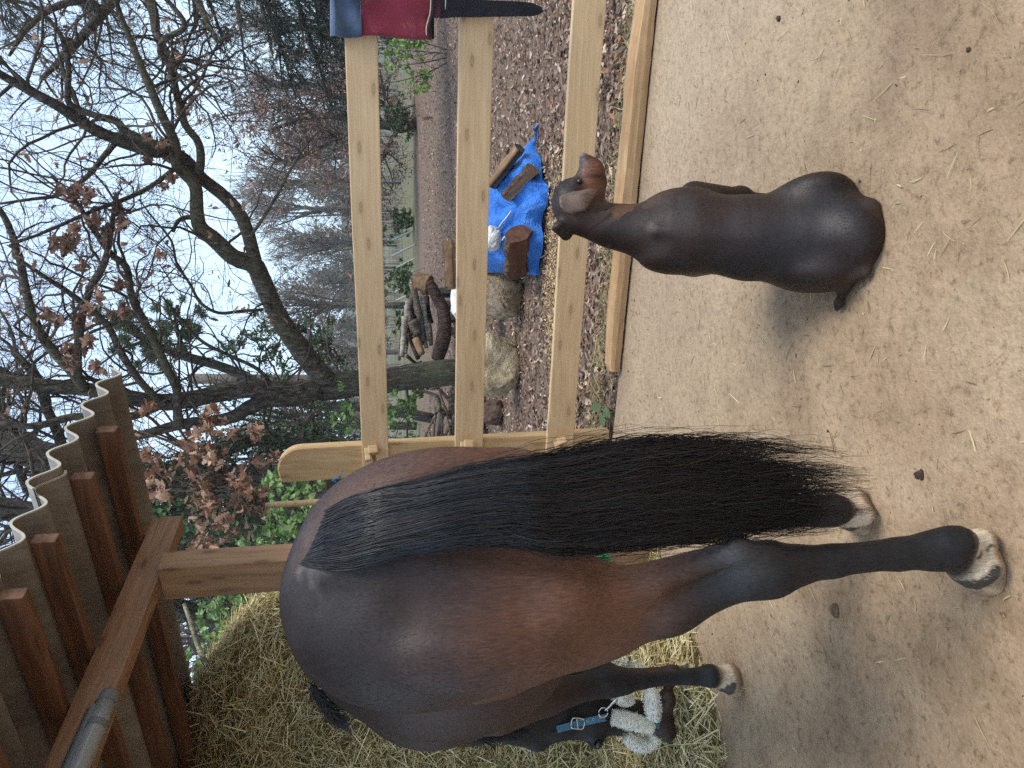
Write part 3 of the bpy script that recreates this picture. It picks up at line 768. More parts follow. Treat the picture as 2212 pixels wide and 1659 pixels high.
# longer feather behind the fetlocks
for (lx, ly, zz0, k_) in ():
    g_ = np.random.default_rng(int(k_+lx*100)); P0 = np.array([lx, ly, zz0])+g_.normal(0, 1, (k_, 3))*np.array([.013, .006, .014]); t_ = np.linspace(0, 1, 5)[None, :, None]
    dv = np.stack([g_.normal(0, .004, k_), g_.normal(.004, .003, k_), -g_.uniform(.008, .022, k_)], 1)[:, None]; PP_ = P0[:, None]+dv*t_; PP_[..., 1] += .012*t_[..., 0]**2
    V2, F2 = tubes(hw(PP_.reshape(-1, 3)).reshape(k_, 5, 3), np.array([[.0009, .0009, .0008, .0006, .0003]]), 3)
    o = obj('feather', V2, F2, m_fur, None, True, np.full((len(V2), 3), .010)); o.parent = hb; o.matrix_parent_inverse = Matrix.Translation(hb.location).inverted()
def hang(o, root):
    o.parent = root; o.matrix_parent_inverse = Matrix.Translation(root.location).inverted(); return o
# hooves
m_hoof, nt_, b_ = new_mat('horn', .6, .3); g = G(nt_); v_ = g.coord((6, 6, 90))
g.l(g.mix(.6, g.ramp(g.noise(g.coord(), 22, 5), [(.35, (.20, .12, .075)), (.65, (.46, .32, .20))]), g.ramp(g.noise(v_, 1.5, 3), [(.3, (.6, .58, .55)), (.7, (1.15, 1.1, 1.05))]), 'MULTIPLY'), b_.inputs['Base Color']); g.bump(g.noise(v_, 2, 3), .6, .006, b_)
for (lx, ly, sc_) in ((-.126, -.128, 1.0), (.126, .202, 1.0), (-.122, 1.228, .90), (hl(np.array([-1.205, 2.86, 0.]))[0][0], hl(np.array([-1.205, 2.86, 0.]))[0][1]+.05, .90)):
    V = []; F = []; nr = 28; lev = [(.052, .046, -.014), (.040, .052, -.009), (.022, .059, -.003), (.006, .0655, .002), (.0, .066, .004)]
    for zz_, rr_, sh in lev:
        for k in range(nr):
            a = 2*pi*k/nr; back = .80 if math.sin(a) < -.35 else 1; lift = .012*max(0, -math.sin(a)) if zz_ > .03 else 0
            V.append((rr_*math.cos(a)*.98, rr_*math.sin(a)*back*1.08+sh, zz_-lift))
    for i in range(4):
        for k in range(nr): k2 = (k+1) % nr; F.append((i*nr+k2, i*nr+k, (i+1)*nr+k, (i+1)*nr+k2))
    F.append([4*nr+k for k in range(nr)][::-1]); F.append([k for k in range(nr)])
    V = np.array(V)*sc_; V = hw(V+np.array([lx, ly, 0])); hang(obj('hoof', V, F, m_hoof, None, True), hb)
# tail
hair_m, nt_, b_ = new_mat('black_horse_hair', .38, .45); g = G(nt_); g.l(g.attr(), b_.inputs['Base Color'])
TB = np.array([(640,1192,1216),(660,1150,1224),(700,1104,1228),(750,1078,1224),(830,1055,1205),(900,1045,1190),(1000,1020,1174),(1100,1003,1170),(1200,990,1186),(1300,972,1183),(1400,958,1172),(1500,956,1164),(1600,956,1154),(1700,960,1148),(1800,968,1140),(1890,985,1128)], float)
def tail_depth(X):
    return np.interp(X, [640, 700, 800, 950, 1150, 1400, 1900], [1.475, 1.385, 1.325, 1.285, 1.27, 1.285, 1.36])
def pix(X, Y, yy):
    d = _F+_R*((1659-Y)-829.5)[..., None]/FPX-_U*(X-1106)[..., None]/FPX
    return EYE+d*(yy/d[..., 1])[..., None]
n, K = 6400, 30
g_ = np.random.default_rng(5)
wis = np.arange(n) < 1000
Xs = np.where(g_.random(n) < .75, 648+g_.random(n)**1.3*330, 900+g_.random(n)*450); Xe = np.where(wis, g_.uniform(1250, 1880, n), np.maximum(Xs+200, g_.triangular(1240, 1680, 1895, n)))
lkE = g_.normal(0, 60, 90)[g_.integers(0, 90, n)]
q0 = np.clip(g_.normal(0, .55, n), -1, 1); Xs = np.maximum(Xs-8, 640+(1-q0)*.5*60+g_.exponential(14, n)); Xe = np.clip(Xe+lkE-np.maximum(-q0, 0)*150+np.maximum(q0, 0)*30, 1200, 1892-g_.exponential(22, n)); q1 = np.clip(q0*.8+g_.normal(0, .40, n), -1.02, 1.02); q1 = np.where(wis, q0*.9+g_.normal(0, .36, n), q1)
lc = g_.uniform(-1, 1, 30); li = np.abs(q1[:, None]-lc[None]).argmin(1); q1e = lc[li]+(q1-lc[li])*.30; le = g_.normal(0, 45, 30); Xe = np.clip(Xe+le[li], 1200, 1892-g_.exponential(22, n))
t = np.linspace(0, 1, K)[None]
X = Xs[:, None]+(Xe-Xs)[:, None]*t
# locks: strands share a wave
lk = g_.integers(0, 70, n); lph = g_.uniform(0, 6.28, (70, 3)); lfr = g_.uniform(.010, .020, (70, 2))
wave = (np.sin(X*lfr[lk, 0][:, None]+lph[lk, 0][:, None])*.085+np.sin(X*lfr[lk, 1][:, None]*2.1+lph[lk, 1][:, None])*.05)*np.clip((X-900)/500, .15, 1)
own = np.cumsum(g_.normal(size=(n, K)), 1)*.014*(1+.7*wis[:, None])+np.sin(X*g_.uniform(.05, .11, (n, 1))+g_.uniform(0, 6.28, (n, 1)))*g_.uniform(.0, .028, (n, 1))*np.clip((X-850)/300, 0, 1)
q = q0[:, None]*(1-t**.8)+(q1[:, None]*(1-t**2)+q1e[:, None]*t**2)*t**.8+wave+own
lo = np.interp(X, TB[:, 0], TB[:, 1]); hi = np.interp(X, TB[:, 0], TB[:, 2])
Yp = (lo+hi)/2+q*(hi-lo)/2
dd = g_.uniform(-1, 1, n)[:, None]
yy = tail_depth(X)+dd*.034*np.sqrt(np.clip(1-q**2, 0.05, 1))*np.clip((X-640)/150, .1, 1)-.012*np.sqrt(np.clip(1-q**2, 0, 1))
P = pix(X, Yp, yy)
rad_ = np.interp(t, [0, .1, .8, 1], [.0007, .0009, .0007, .0002])*np.ones((n, 1))*(1-.35*wis[:, None])
V, F = tubes(P, rad_, 3)
tn = g_.uniform(.55, 1.5, n)*.0125; tn = np.where(g_.random(n) < .003, .05, tn); tc_ = np.stack([tn, tn*.97, tn*1.05], 1)
brn = (g_.random(n) < .12)[:, None]; tc_ = np.where(brn, np.array([.035, .022, .016]), tc_)
o = obj('tail', V, F, hair_m, None, True, np.repeat(tc_, K*3, 0)); hang(o, hb)
# mane: tufts at the withers and a fringe hanging from the lowered neck
n = 520; K = 9; t = np.linspace(0, 1, K)[None]
u = g_.random(n)
X0 = 672+u*52+g_.normal(0, 3, n); Y0 = 1478+u*74+g_.normal(0, 3, n); dX = g_.uniform(-22, 26, n); dY = g_.uniform(10, 48, n)
X = X0[:, None]+dX[:, None]*t+22*t**2; Yp = Y0[:, None]+dY[:, None]*(t-.25*t**2)
P1 = pix(X, Yp, np.full_like(X, 2.46)+g_.uniform(-.05, .05, n)[:, None])
n2 = 900; u = g_.random(n2)
X0 = 985+u*105+g_.normal(0, 6, n2); Y0 = 1582-u*14+g_.normal(0, 5, n2); ln = g_.uniform(25, 62, n2); dY = g_.uniform(2, 26, n2)
lk = (u*14).astype(int); dY += (lk % 3)*6-4; ln += (lk % 4)*7
X = X0[:, None]+ln[:, None]*t; Yp = Y0[:, None]+dY[:, None]*t+np.sin(t*5+lk[:, None])*3
P2 = pix(X, Yp, np.full_like(X, 2.46)+g_.uniform(-.03, .05, n2)[:, None])
P = np.concatenate([P1, P2]); n = len(P)
V, F = tubes(P, np.interp(t, [0, 1], [.0016, .0005])*np.ones((n, 1)), 3)
o = obj('mane', V, F, hair_m, None, True, np.repeat(np.repeat(g_.uniform(.006, .016, n), K*3)[:, None], 3, 1)); hang(o, hb)
# eye
def ball(c, r, seg=14, sc=(1, 1, 1)):
    import bmesh
    bm = bmesh.new(); bmesh.ops.create_uvsphere(bm, u_segments=seg, v_segments=seg//2+2, radius=1)
    V = [(c[0]+v.co.x*r*sc[0], c[1]+v.co.y*r*sc[1], c[2]+v.co.z*r*sc[2]) for v in bm.verts]; F = [[v.index for v in f.verts] for f in bm.faces]; bm.free(); return V, F
m_eye, nt_, b_ = new_mat('dark_eye', .08, .6); b_.inputs['Base Color'].default_value = (.01, .006, .004, 1)
V, F = ball(on_y(1292, 1606, 2.775), .017); hang(obj('eye', V, F, m_eye, None, True), hb)

# ------------------------------------------------------------------ the halter
m_nylon = plain('blue_webbing', (.085, .21, .30), .7, .3, .15, 60, .5)
m_steel, nt_, b_ = new_mat('bright_steel', .25, .5); b_.inputs['Base Color'].default_value = (.62, .62, .62, 1); b_.inputs['Metallic'].default_value = 1
m_black = plain('black_webbing', (.014, .013, .014), .7, .3, .2, 60)
m_fleece = plain('cream_fleece', (.95, .89, .74), .95, .1, .12, 30, .8, sheen=.4)
hal = thing('halter', 'blue webbing halter with cream fleece padding on the head of the horse', 'halter', on_y(1300, 1545, 2.72))
HY = 2.745
def strap(name, pts, wd, th, mat, parent, yoff=0):
    """flat webbing through pixel-measured points (X, Y, y)"""
    C = np.array([on_y(X, Y, yy) for X, Y, yy in pts]); t = norm(np.gradient(C, axis=0)); view = norm(C-EYE); s = norm(np.cross(t, view)); nn = norm(np.cross(s, t))
    V = []; F = []
    for c, a, b in zip(C, s, nn): V += [c-a*wd/2-b*th/2, c+a*wd/2-b*th/2, c+a*wd/2+b*th/2, c-a*wd/2+b*th/2]
    m = len(C)
    for i in range(m-1):
        for k in range(4): F.append((4*i+k, 4*i+(k+1) % 4, 4*i+4+(k+1) % 4, 4*i+4+k))
    F += [(3, 2, 1, 0), tuple(4*(m-1)+k for k in range(4))]
    return hang(obj(name, V, F, mat), parent)
strap('cheek_strap', [(1203, 1576, HY-.005), (1225, 1570, HY-.015), (1250, 1563, HY-.02), (1280, 1556, HY-.02), (1309, 1550, HY-.018)], .025, .004, m_nylon, hal)
strap('crown_strap', [(1168, 1572, HY+.02), (1185, 1577, HY+.005), (1206, 1576, HY-.003)], .016, .004, m_black, hal)
strap('noseband_strap', [(1308, 1549, HY-.02), (1330, 1552, HY-.015), (1345, 1555, HY-.01)], .02, .006, m_black, hal)
strap('strap_end', [(1404, 1563, HY-.01), (1417, 1566, HY-.005), (1424, 1568, HY)], .026, .004, m_nylon, hal)
def ring(c, rx, rz, r, rot, sq=False, n=28):
    P = []
    for i in range(n+1):
        a = 2*pi*i/n; cx, sx_ = math.cos(a), math.sin(a)
        if sq: k = max(abs(cx), abs(sx_))**.75; cx /= k; sx_ /= k
        X_ = rx*cx; Z_ = rz*sx_; P.append([c[0]+X_*math.cos(rot)-Z_*math.sin(rot), c[1]-.0, c[2]+X_*math.sin(rot)+Z_*math.cos(rot)])
    return tubes(np.array([P]), np.full((1, n+1), r), 8)
c = on_y(1248, 1563, HY-.028); V, F = ring(c, .020, .026, .0028, rad(-13), True); hang(obj('buckle', V, F, m_steel, None, True), hal)
V, F = tubes(np.array([[c+np.array([-.020, -.002, 0]), c+np.array([.02, -.004, .004])]]), np.full((1, 2), .002), 6); hang(obj('buckle_tongue', V, F, m_steel, None, True), hal)
for k in range(3):
    c2 = on_y(1268+k*14, 1558-k*4, HY-.024); V, F = ring(c2, .0035, .0035, .0012, 0, False, 14); hang(obj('eyelet', V, F, m_steel, None, True), hal)
c = on_y(1303, 1539, HY-.03); V, F = ring(c, .018, .018, .0028, 0); hang(obj('halter_ring', V, F, m_steel, None, True), hal)
V, F, _, _ = tube_path([on_y(1306, 1534, HY-.035), on_y(1314, 1528, HY-.035), on_y(1322, 1520, HY-.035), on_y(1332, 1512, HY-.03)], [.003, .0055, .005, .008], 8)
hang(obj('snap_hook', V, F, m_steel, None, True), hal)
def fleece(pts, w0, seed):
    C = np.array([on_y(*p) for p in pts]); R = [w0*.82]+[w0]*(len(pts)-2)+[w0*.82]
    V, F, C_, r = tube_path(C, R, 22, 0, seed, 14)
    V = np.array(V); g3 = np.random.default_rng(seed)
    ax = norm(C[-1]-C[0]); ctr = np.repeat(C_, 22, 0); d = V-ctr; vn = norm(V.mean(0)-EYE)
    d = d-vn*(d@vn)[:, None]*.35
    V = ctr+d*(1+.10*g3.normal(size=(len(V), 1))*.6+.05*np.sin(np.arange(len(V)) % 22*1.3)[:, None])
    o = hang(obj('fleece_padding', V, F, m_fleece, None, True), hal)
    n = 900; i = g3.integers(0, len(V), n); dirn = norm(d[i]+g3.normal(size=(n, 3))*.012); L_ = g3.uniform(.002, .0055, n)[:, None]
    P = np.stack([V[i], V[i]+dirn*L_*.6, V[i]+dirn*L_+g3.normal(size=(n, 3))*.002], 1)
    Vh, Fh = tubes(P, np.array([[.0013, .0013, .0006]]), 3); hang(obj('fleece_pile', Vh, Fh, m_fleece), hal)
fleece([(1322, 1549, HY-.03), (1345, 1554, HY-.035), (1375, 1562, HY-.035), (1408, 1570, HY-.03)], .031, 1)
fleece([(1408, 1493, HY-.0), (1408, 1512, HY-.03), (1410, 1532, HY-.04), (1412, 1553, HY-.035)], .030, 2)
fleece([(1324, 1498, HY-.0), (1338, 1507, HY-.02), (1352, 1513, HY-.02), (1364, 1510, HY-.01)], .022, 3)
fleece([(1352, 1590, HY-.03), (1368, 1603, HY-.03), (1388, 1611, HY-.03), (1406, 1606, HY-.03), (1416, 1590, HY-.03)], .026, 4)
fleece([(1279, 1420, 2.98), (1300, 1423, 2.98), (1325, 1426, 2.98), (1350, 1431, 2.98)], .031, 5)
fleece([(1352, 1438, 2.98), (1370, 1441, 2.98), (1396, 1450, 2.98)], .018, 6)

# ------------------------------------------------------------------ the dog
def dog_field(h=.0055):
    f = Field((-.12, 1.50, -.01), (.74, 2.34, .90), h); D = on_y
    f.chain([(D(1805, 508, 1.80), .098), (D(1715, 512, 1.86), .106), (D(1620, 515, 1.91), .106), (D(1500, 502, 1.96), .100), (D(1440, 500, 1.99), .083), (D(1380, 498, 2.01), .060), (D(1320, 488, 2.03), .050), (D(1265, 474, 2.04), .050)], k=.05)
    f.ell(D(1550, 508, 2.02), (.095, .13, .17), (-10, 0, 0), k=.05)
    f.ell(D(1785, 508, 1.83), (.112, .13, .11), k=.06)
    f.ell(D(1850, 508, 1.72), (.085, .075, .07), k=.05)
    for Y, s in ((428, 1), (592, -1)):
        f.ell(D(1752, Y+s*2, 1.87), (.052, .14, .10), (-15, 0, s*8), k=.05)
        f.cap(D(1755, Y+s*3, 1.98), D(1868, Y+s*22, 1.80), .048, .024, k=.03)
    f.ell(D(1470, 440, 1.99), (.035, .07, .08), (0, 0, 0), k=.045); f.ell(D(1450, 560, 1.99), (.035, .07, .08), k=.045)
    f.cap(D(1470, 455, 1.925), D(1560, 448, 1.93), .014, .010, k=.03, sub=True); f.cap(D(1470, 545, 1.93), D(1550, 556, 1.93), .014, .010, k=.03, sub=True)
    f.cap(D(1420, 498, 1.915), D(1640, 513, 1.815), .006, .006, k=.03)
        # front legs under the shoulders
    for Y in (427, 560):
        a = D(1500, Y, 2.03); b_ = D(1600, Y, 2.10)
        f.chain([(a, .048), (b_, .028), (np.array([b_[0], 2.11, .16]), .022), (np.array([b_[0], 2.12, .05]), .020)], k=.03)
        f.ell((b_[0], 2.15, .028), (.026, .04, .02), k=.02)
    # hind feet, tail on the floor
    for X, Y in ((1893, 441), (1878, 584)):
        p = on_z(X, Y, .018); f.chain([(p+np.array([0, .14, .035]), .028), (p+np.array([0, .05, .012]), .020), (p+np.array([0, .01, .006]), .017)], k=.02)
    f.chain([(on_z(1850, 590, .04)+np.array([0, .06, .02]), .020), (on_z(1826, 618, .028), .013), (on_z(1812, 655, .020), .010), (on_z(1800, 691, .018), .004)], k=.02)
    # head turned to the right
    f.ell(D(1240, 442, 2.05), (.068, .060, .062), (0, 8, 0), k=.03)
    f.ell(D(1228, 425, 2.05), (.045, .050, .035), (0, 10, 0), k=.03)
    f.ell(D(1272, 420, 2.05), (.050, .052, .045), k=.025)
    f.chain([(D(1268, 405, 2.045), .040), (D(1274, 380, 2.04), .033), (D(1275, 358, 2.035), .026)], k=.02)
    f.ell(D(1289, 372, 2.035), (.032, .026, .022), k=.018)
    f.ell(D(1263, 345, 2.035), (.016, .020, .016), k=.015)
    f.cap(D(1243, 392, 2.0), D(1246, 384, 2.01), .008, .006, k=.01)
    f.ell(D(1302, 396, 2.04), (.020, .016, .012), k=.014)
    # ears
    Y_ = (.15, 1, .1)
    f.cap(D(1214, 428, 1.990), D(1291, 411, 1.960), .018, .014, k=.006, sq=(Y_, .30))
    f.cap(D(1222, 440, 1.980), D(1278, 420, 1.956), .028, .024, k=.008, sq=(Y_, .20))
    f.cap(D(1226, 446, 1.980), D(1262, 440, 1.956), .030, .028, k=.008, sq=(Y_, .20))
    f.cap(D(1224, 455, 1.984), D(1252, 458, 1.966), .016, .009, k=.006, sq=(Y_, .26))
    f.cap(D(1205, 485, 2.04), D(1228, 517, 2.05), .024, .014, k=.012, sq=((1, 0, .6), .35))
    return f
f = dog_field(); f.blur(2); Vd, Fd = f.mesh()
px = np.array([(Vd-EYE)@_F, (Vd-EYE)@_R, (Vd-EYE)@_U]); 
x, y, z = Vd.T
choc = np.array([.013, .0075, .0058]); warm = np.array([.036, .0175, .011]); tan = np.array([.145, .056, .029]); earc = np.array([.125, .080, .055])
def near(X, Y, yy, r): 
    c = on_y(X, Y, yy); return np.exp(-(((Vd-c)/np.array(r))**2).sum(1))
nz1 = wob3(Vd, 14, 31); nz2 = wob3(Vd, 60, 32)
col = lerp3(choc, warm, np.clip(.35+.5*nz1, 0, 1))
s_ = np.clip(near(1283, 372, 2.0, (.045, .06, .030))*1.6+near(1285, 395, 2.0, (.035, .06, .03))*1.2, 0, 1); col = col*(1-s_[:, None])+tan*s_[:, None]
s_ = np.clip(near(1252, 345, 2.0, (.03, .08, .018))*1.3, 0, 1)*.9; col = col*(1-s_[:, None])+np.array([.10, .075, .065])*s_[:, None]
e_ = (near(1250, 433, 1.966, (.085, .021, .075)) > .30)*1.0; col = col*(1-e_[:, None])+earc*(1+.25*nz1[:, None])*e_[:, None]
s_ = np.clip(near(1345, 462, 1.98, (.035, .05, .10))*(nz2 > .05)*.6, 0, 1); col = col*(1-s_[:, None])+np.array([.16, .075, .035])*s_[:, None]
s_ = np.clip(near(1440, 430, 1.97, (.05, .05, .08))*(.5+nz1), 0, 1)*.5; col = col*(1-s_[:, None])+np.array([.13, .062, .03])*s_[:, None]
s_ = np.clip(near(1900, 445, 1.66, (.03, .05, .03))+near(1884, 587, 1.70, (.03, .05, .03)), 0, 1)*.8; col = col*(1-s_[:, None])+np.array([.075, .042, .028])*s_[:, None]
m_dog = coat_material('chocolate_coat', .45, .42, 420, 50, .3)
dog = thing('dog', 'chocolate brown dog with tan muzzle sitting on the sand with its head turned aside', 'dog', (.31, 1.78, FLZ))
Vd[:, 2] += FLZ*.7
mo = np.clip(near(1291, 378, 1.995, (.006, .06, .045))*1.3, 0, 1)*.75; col = col*(1-mo[:, None])+np.array([.02, .010, .008])*mo[:, None]
o = hang(obj('body', Vd, Fd, m_dog, None, True, np.clip(col, .003, 1)), dog)
fur('coat_hair', Vd, Fd, col, 45000, .008, .0009, lambda P: np.array([0, -.35, -1.0])+np.zeros_like(P), 62, m_fur, dog, var=.16, lift=.05)
V, F = ball(on_y(1252, 392, 1.998), .0085, 12); hang(obj('eye', V, F, m_eye, None, True), dog)
m_nose = plain('nose_leather', (.14, .11, .10), .45, .4, .1, 60)
V, F = ball(on_y(1261, 338, 2.032), .013, 14, (.8, 1, 1)); hang(obj('nose', V, F, m_nose, None, True), dog)
# ================================================================== HAY
def straws(P, N_, g_, lmin, lmax, wmin, wmax, cols, flat=.25, lift=.01, bias=None, out=.22, curl=.10):
    n = len(P); K = 4
    d = g_.normal(size=(n, 3))
    if bias is not None: d = d+bias
    d = d-N_*(d*N_).sum(1)[:, None]*(1-flat); d = norm(d+N_*np.abs(g_.normal(0, out, n))[:, None])
    L_ = (lmin+(lmax-lmin)*g_.random(n)**2)[:, None]
    cv = norm(g_.normal(size=(n, 3)))*L_*curl
    t = np.linspace(-.5, .5, K)
    Q = P[:, None]+N_[:, None]*lift*g_.random((n, 1, 1))+d[:, None]*(t[None, :, None]*L_[:, None])+cv[:, None]*((t**2)[None, :, None]*4)
    side = np.cross(d, norm(N_+g_.normal(0, .6, (n, 3))))
    W_ = g_.uniform(wmin, wmax, (n, 1))*np.array([[.6, 1, 1, .5]])
    V, F = strips(Q, W_, side)
    c = np.array(cols); k = g_.integers(0, len(c), n); col = c[k]*g_.uniform(.7, 1.3, (n, 1))
    return V, F, np.repeat(col, K*2, 0)
m_straw = tinted('dry_grass_stalk', .75, .25, .18)
m_haybase = plain('packed_hay', (.14, .10, .042), .95, .05, .5, 22, 1.0)
hf = Field((-4.6, 2.2, -.12), (-.62, 6.2, 2.7), .05)
for z_, R_, x1, y_ in ((.35, .72, -1.72, 4.40), (.95, .66, -1.76, 4.46), (1.45, .62, -1.80, 4.52), (1.90, .56, -1.80, 4.60), (2.16, .36, -1.86, 4.55)):
    hf.cap((-4.4, y_, z_), (x1, y_+.08, z_), R_, R_, k=.10, sq=((0, 0, 1), .72))
hf.ell((-2.6, 3.35, .0), (1.5, .72, .17), k=.15); hf.ell((-1.45, 3.35, 0), (.55, .62, .07), k=.08); hf.ell((-1.55, 2.95, 0), (.42, .30, .05), k=.06)
Vh, Fh = hf.mesh()
Vh = Vh+(fbm(Vh[:, 0]*3+Vh[:, 2]*2, Vh[:, 2]*6+Vh[:, 1]*3, 77)*.05*np.clip(Vh[:, 2]*3, .1, 1))[:, None]*np.array([.4, -1, .35])
tag(obj('hay_stack', Vh, Fh, m_haybase, smooth=True), kind='stuff', label='tall heap of golden brown hay behind the horse')
straw_cols = [(.62, .50, .25), (.78, .68, .38), (.50, .38, .16), (.26, .19, .08), (.52, .47, .23), (.88, .80, .52)]
P, N_, g_ = scatter(Vh, Fh, 60000, 1)
lay = np.sin(P[:, 2]*9+P[:, 0]*1.3)
V1, F1, T1 = straws(P, N_, g_, .04, .30, .0018, .0062, straw_cols, bias=np.array([.9, 0, -.25]), curl=.045, out=.3)
T1 = T1*(1+.0*T1)
# loose fringe thinning out over the sand
n = 12000; g_ = np.random.default_rng(3)
u = g_.random(n); ex = -1.02-1.9*g_.random(n)**1.0
px_ = g_.uniform(-3.2, -.72, n); py_ = 2.70+np.abs(g_.normal(0, .32, n))+(px_+1.3)*-.0+np.clip(px_+1.35, 0, 1)*1.15+.10*np.sin(px_*9)
P = np.stack([px_, py_, np.full(n, .006)], 1); N_ = np.tile([0, 0, 1.0], (n, 1))
V2, F2, T2 = straws(P, N_, g_, .02, .16, .0016, .0036, [(.50, .42, .20), (.62, .55, .31), (.40, .35, .15), (.34, .27, .12)], lift=.03, out=.12, curl=.05)
tag(obj('hay', np.concatenate([V1, V2]), np.concatenate([F1, F2+len(V1)]), m_straw, tint=np.concatenate([T1, T2])), kind='stuff', label='stalks of hay on the heap and strewn in front of it')
# bits of straw trodden into the sand
n = 2600; g_ = np.random.default_rng(8)
P = np.stack([g_.uniform(-2.2, 2.2, n), g_.uniform(.55, 3.9, n), np.full(n, .004)], 1)
keep = (P[:, 0]*.401+P[:, 1]*.916) < 3.45
P = P[keep]; n = len(P); N_ = np.tile([0, 0, 1.0], (n, 1))
Va, Fa, Ta = straws(P, N_, g_, .004, .075, .0012, .0030, [(.62, .52, .28), (.50, .40, .20), (.40, .33, .15), (.26, .20, .10), (.20, .15, .08)], lift=.004, out=.03, curl=.06)
n = 260
P = np.stack([g_.uniform(-.9, .6, n), g_.normal(0, .10, n)+3.95, np.full(n, .006)], 1); P[:, 1] += -.437*P[:, 0]
Vb, Fb, Tb = straws(P, np.tile([0, 0, 1.0], (n, 1)), g_, .02, .14, .0015, .003, [(.60, .52, .26), (.48, .44, .2)], lift=.02, out=.1)
tag(obj('scattered_straw', np.concatenate([Va, Vb]), np.concatenate([Fa, Fb+len(Va)]), m_straw, tint=np.concatenate([Ta, Tb])), kind='stuff', label='short straws trodden into the sandy floor')
# small dark crumbs of bark, dung and soil
def crumbs(name, pts, sizes, cols, seed, mat, label):
    g_ = np.random.default_rng(seed); base = norm(np.array([(1,1,1),(-1,-1,1),(-1,1,-1),(1,-1,-1),(0,0,1.2),(0,1.2,0),(1.2,0,0),(0,0,-1.2),(0,-1.2,0),(-1.2,0,0)], float))
    import bmesh
    bm = bmesh.new(); bmesh.ops.create_icosphere(bm, subdivisions=1, radius=1); bv = np.array([v.co[:] for v in bm.verts]); bf = np.array([[v.index for v in f.verts] for f in bm.faces]); bm.free()
    n = len(pts); m = len(bv)
    sc = sizes[:, None]*g_.uniform([.8, .5, .25], [1.8, 1.0, .6], (n, 3)); an = g_.uniform(0, 6.28, n)
    B = bv[None]*(1+.35*g_.normal(size=(n, m, 1)))*sc[:, None]
    X_ = B[..., 0]*np.cos(an)[:, None]-B[..., 1]*np.sin(an)[:, None]; Y_ = B[..., 0]*np.sin(an)[:, None]+B[..., 1]*np.cos(an)[:, None]
    V = np.stack([X_, Y_, B[..., 2]], -1)+pts[:, None]; F = (np.arange(n)[:, None, None]*m+bf[None]).reshape(-1, 3)
    c = np.array(cols)[g_.integers(0, len(cols), n)]*g_.uniform(.7, 1.3, (n, 1))
    tag(obj(name, V.reshape(-1, 3), F, mat, tint=np.repeat(c, m, 0)), kind='stuff', label=label)
m_crumb = tinted('crumb', .9, .1)
n = 1100; g_ = np.random.default_rng(12)
P = np.stack([g_.uniform(-2, 2.1, n), g_.uniform(.5, 3.8, n), np.full(n, .002)], 1); P = P[(P[:, 0]*.401+P[:, 1]*.916) < 3.4]
sz = .0012+.0040*g_.random(len(P))**4; crumbs('dirt_crumbs', P, sz, [(.10, .075, .06), (.16, .11, .08), (.30, .22, .15), (.07, .05, .04)], 5, m_crumb, 'dark crumbs of dung and bark on the sandy floor')
def clod(X, Y, r, label, seed, col=(.075, .048, .036), sc=(1.7, 1, .45)):
    p = on_z(X, Y, .004); f = Field((-.09, -.09, -.04), (.09, .09, .06), .006); g3 = np.random.default_rng(seed)
    for k in range(5): f.ell((g3.uniform(-1, 1)*r*.8, g3.uniform(-.4, .4)*r, 0), (r*sc[0]*.5, r*sc[1]*.5, r*sc[2]), (0, 0, g3.uniform(0, 180)), k=.006)
    V, F = f.mesh(); V = V+g3.normal(0, .0012, V.shape)
    o = obj('dung_clod', V, F, plain('clod_%d' % seed, col, .95, .1, .4, 60, .8), None, True, loc=(p[0], p[1], .004), rot=(0, 0, rad(g3.uniform(0, 180)))); tag(o, label, 'clod')
clod(1988, 1025, .012, 'dark curved clod on the sand right of the near hind hoof', 41, (.085, .055, .04), (2.6, .8, .4))
clod(1805, 1315, .024, 'flat brown clod on the sand left of the near hind leg', 42, (.17, .115, .075), (1.4, 1, .16))
clod(1682, 40, .009, 'dark twig like scrap at the edge of the sand farthest from the horse', 45, (.10, .075, .06))

# ================================================================== LEAF LITTER, CHIPS
OAKW = np.array([.10, .42, .26, .62, .34, .80, .44, .74, .36, .50, .10])
def leaves(P, N_, g_, size, cols, widths=OAKW, curl=.35, aspect=.62, dirs=None):
    n = len(P); K = len(widths)
    d = g_.normal(size=(n, 3)) if dirs is None else dirs+g_.normal(0, .5, (n, 3))
    d = norm(d-N_*(d*N_).sum(1)[:, None]); side = np.cross(N_, d); L_ = (size[0]+(size[1]-size[0])*g_.random(n))[:, None]
    t = np.linspace(-.5, .5, K); c_ = g_.uniform(-curl, curl, (n, 1)); tw = g_.normal(0, curl*.5, (n, 1))
    Q = P[:, None]+d[:, None]*(t[None, :, None]*L_[:, None])+N_[:, None]*((t**2)[None, :, None]*4*(c_*L_)[:, None])
    W_ = L_*aspect*widths[None]*g_.uniform(.8, 1.1, (n, 1))
    S = norm(side+N_*tw); A_ = Q-S[:, None]*W_[..., None]/2; B_ = Q+S[:, None]*W_[..., None]/2; fold = (g_.uniform(.0, .25, (n, 1))*L_)[:, None]*0.35
    A_ = A_+N_[:, None]*(W_/L_)[..., None]*fold; B_ = B_+N_[:, None]*(W_/L_)[..., None]*fold
    V = np.stack([A_, Q, B_], 2).reshape(-1, 3); b = (np.arange(n)[:, None]*K+np.arange(K-1)[None])*3
    F = np.concatenate([np.stack([b, b+1, b+4, b+3], -1).reshape(-1, 4), np.stack([b+1, b+2, b+5, b+4], -1).reshape(-1, 4)])
    c = np.array(cols)[g_.integers(0, len(cols), n)]*g_.uniform(.65, 1.35, (n, 1))
    return V, F, np.repeat(c, K*3, 0)
m_dead = tinted('dead_leaf', .8, .2, .12)
g_ = np.random.default_rng(20); n = 42000
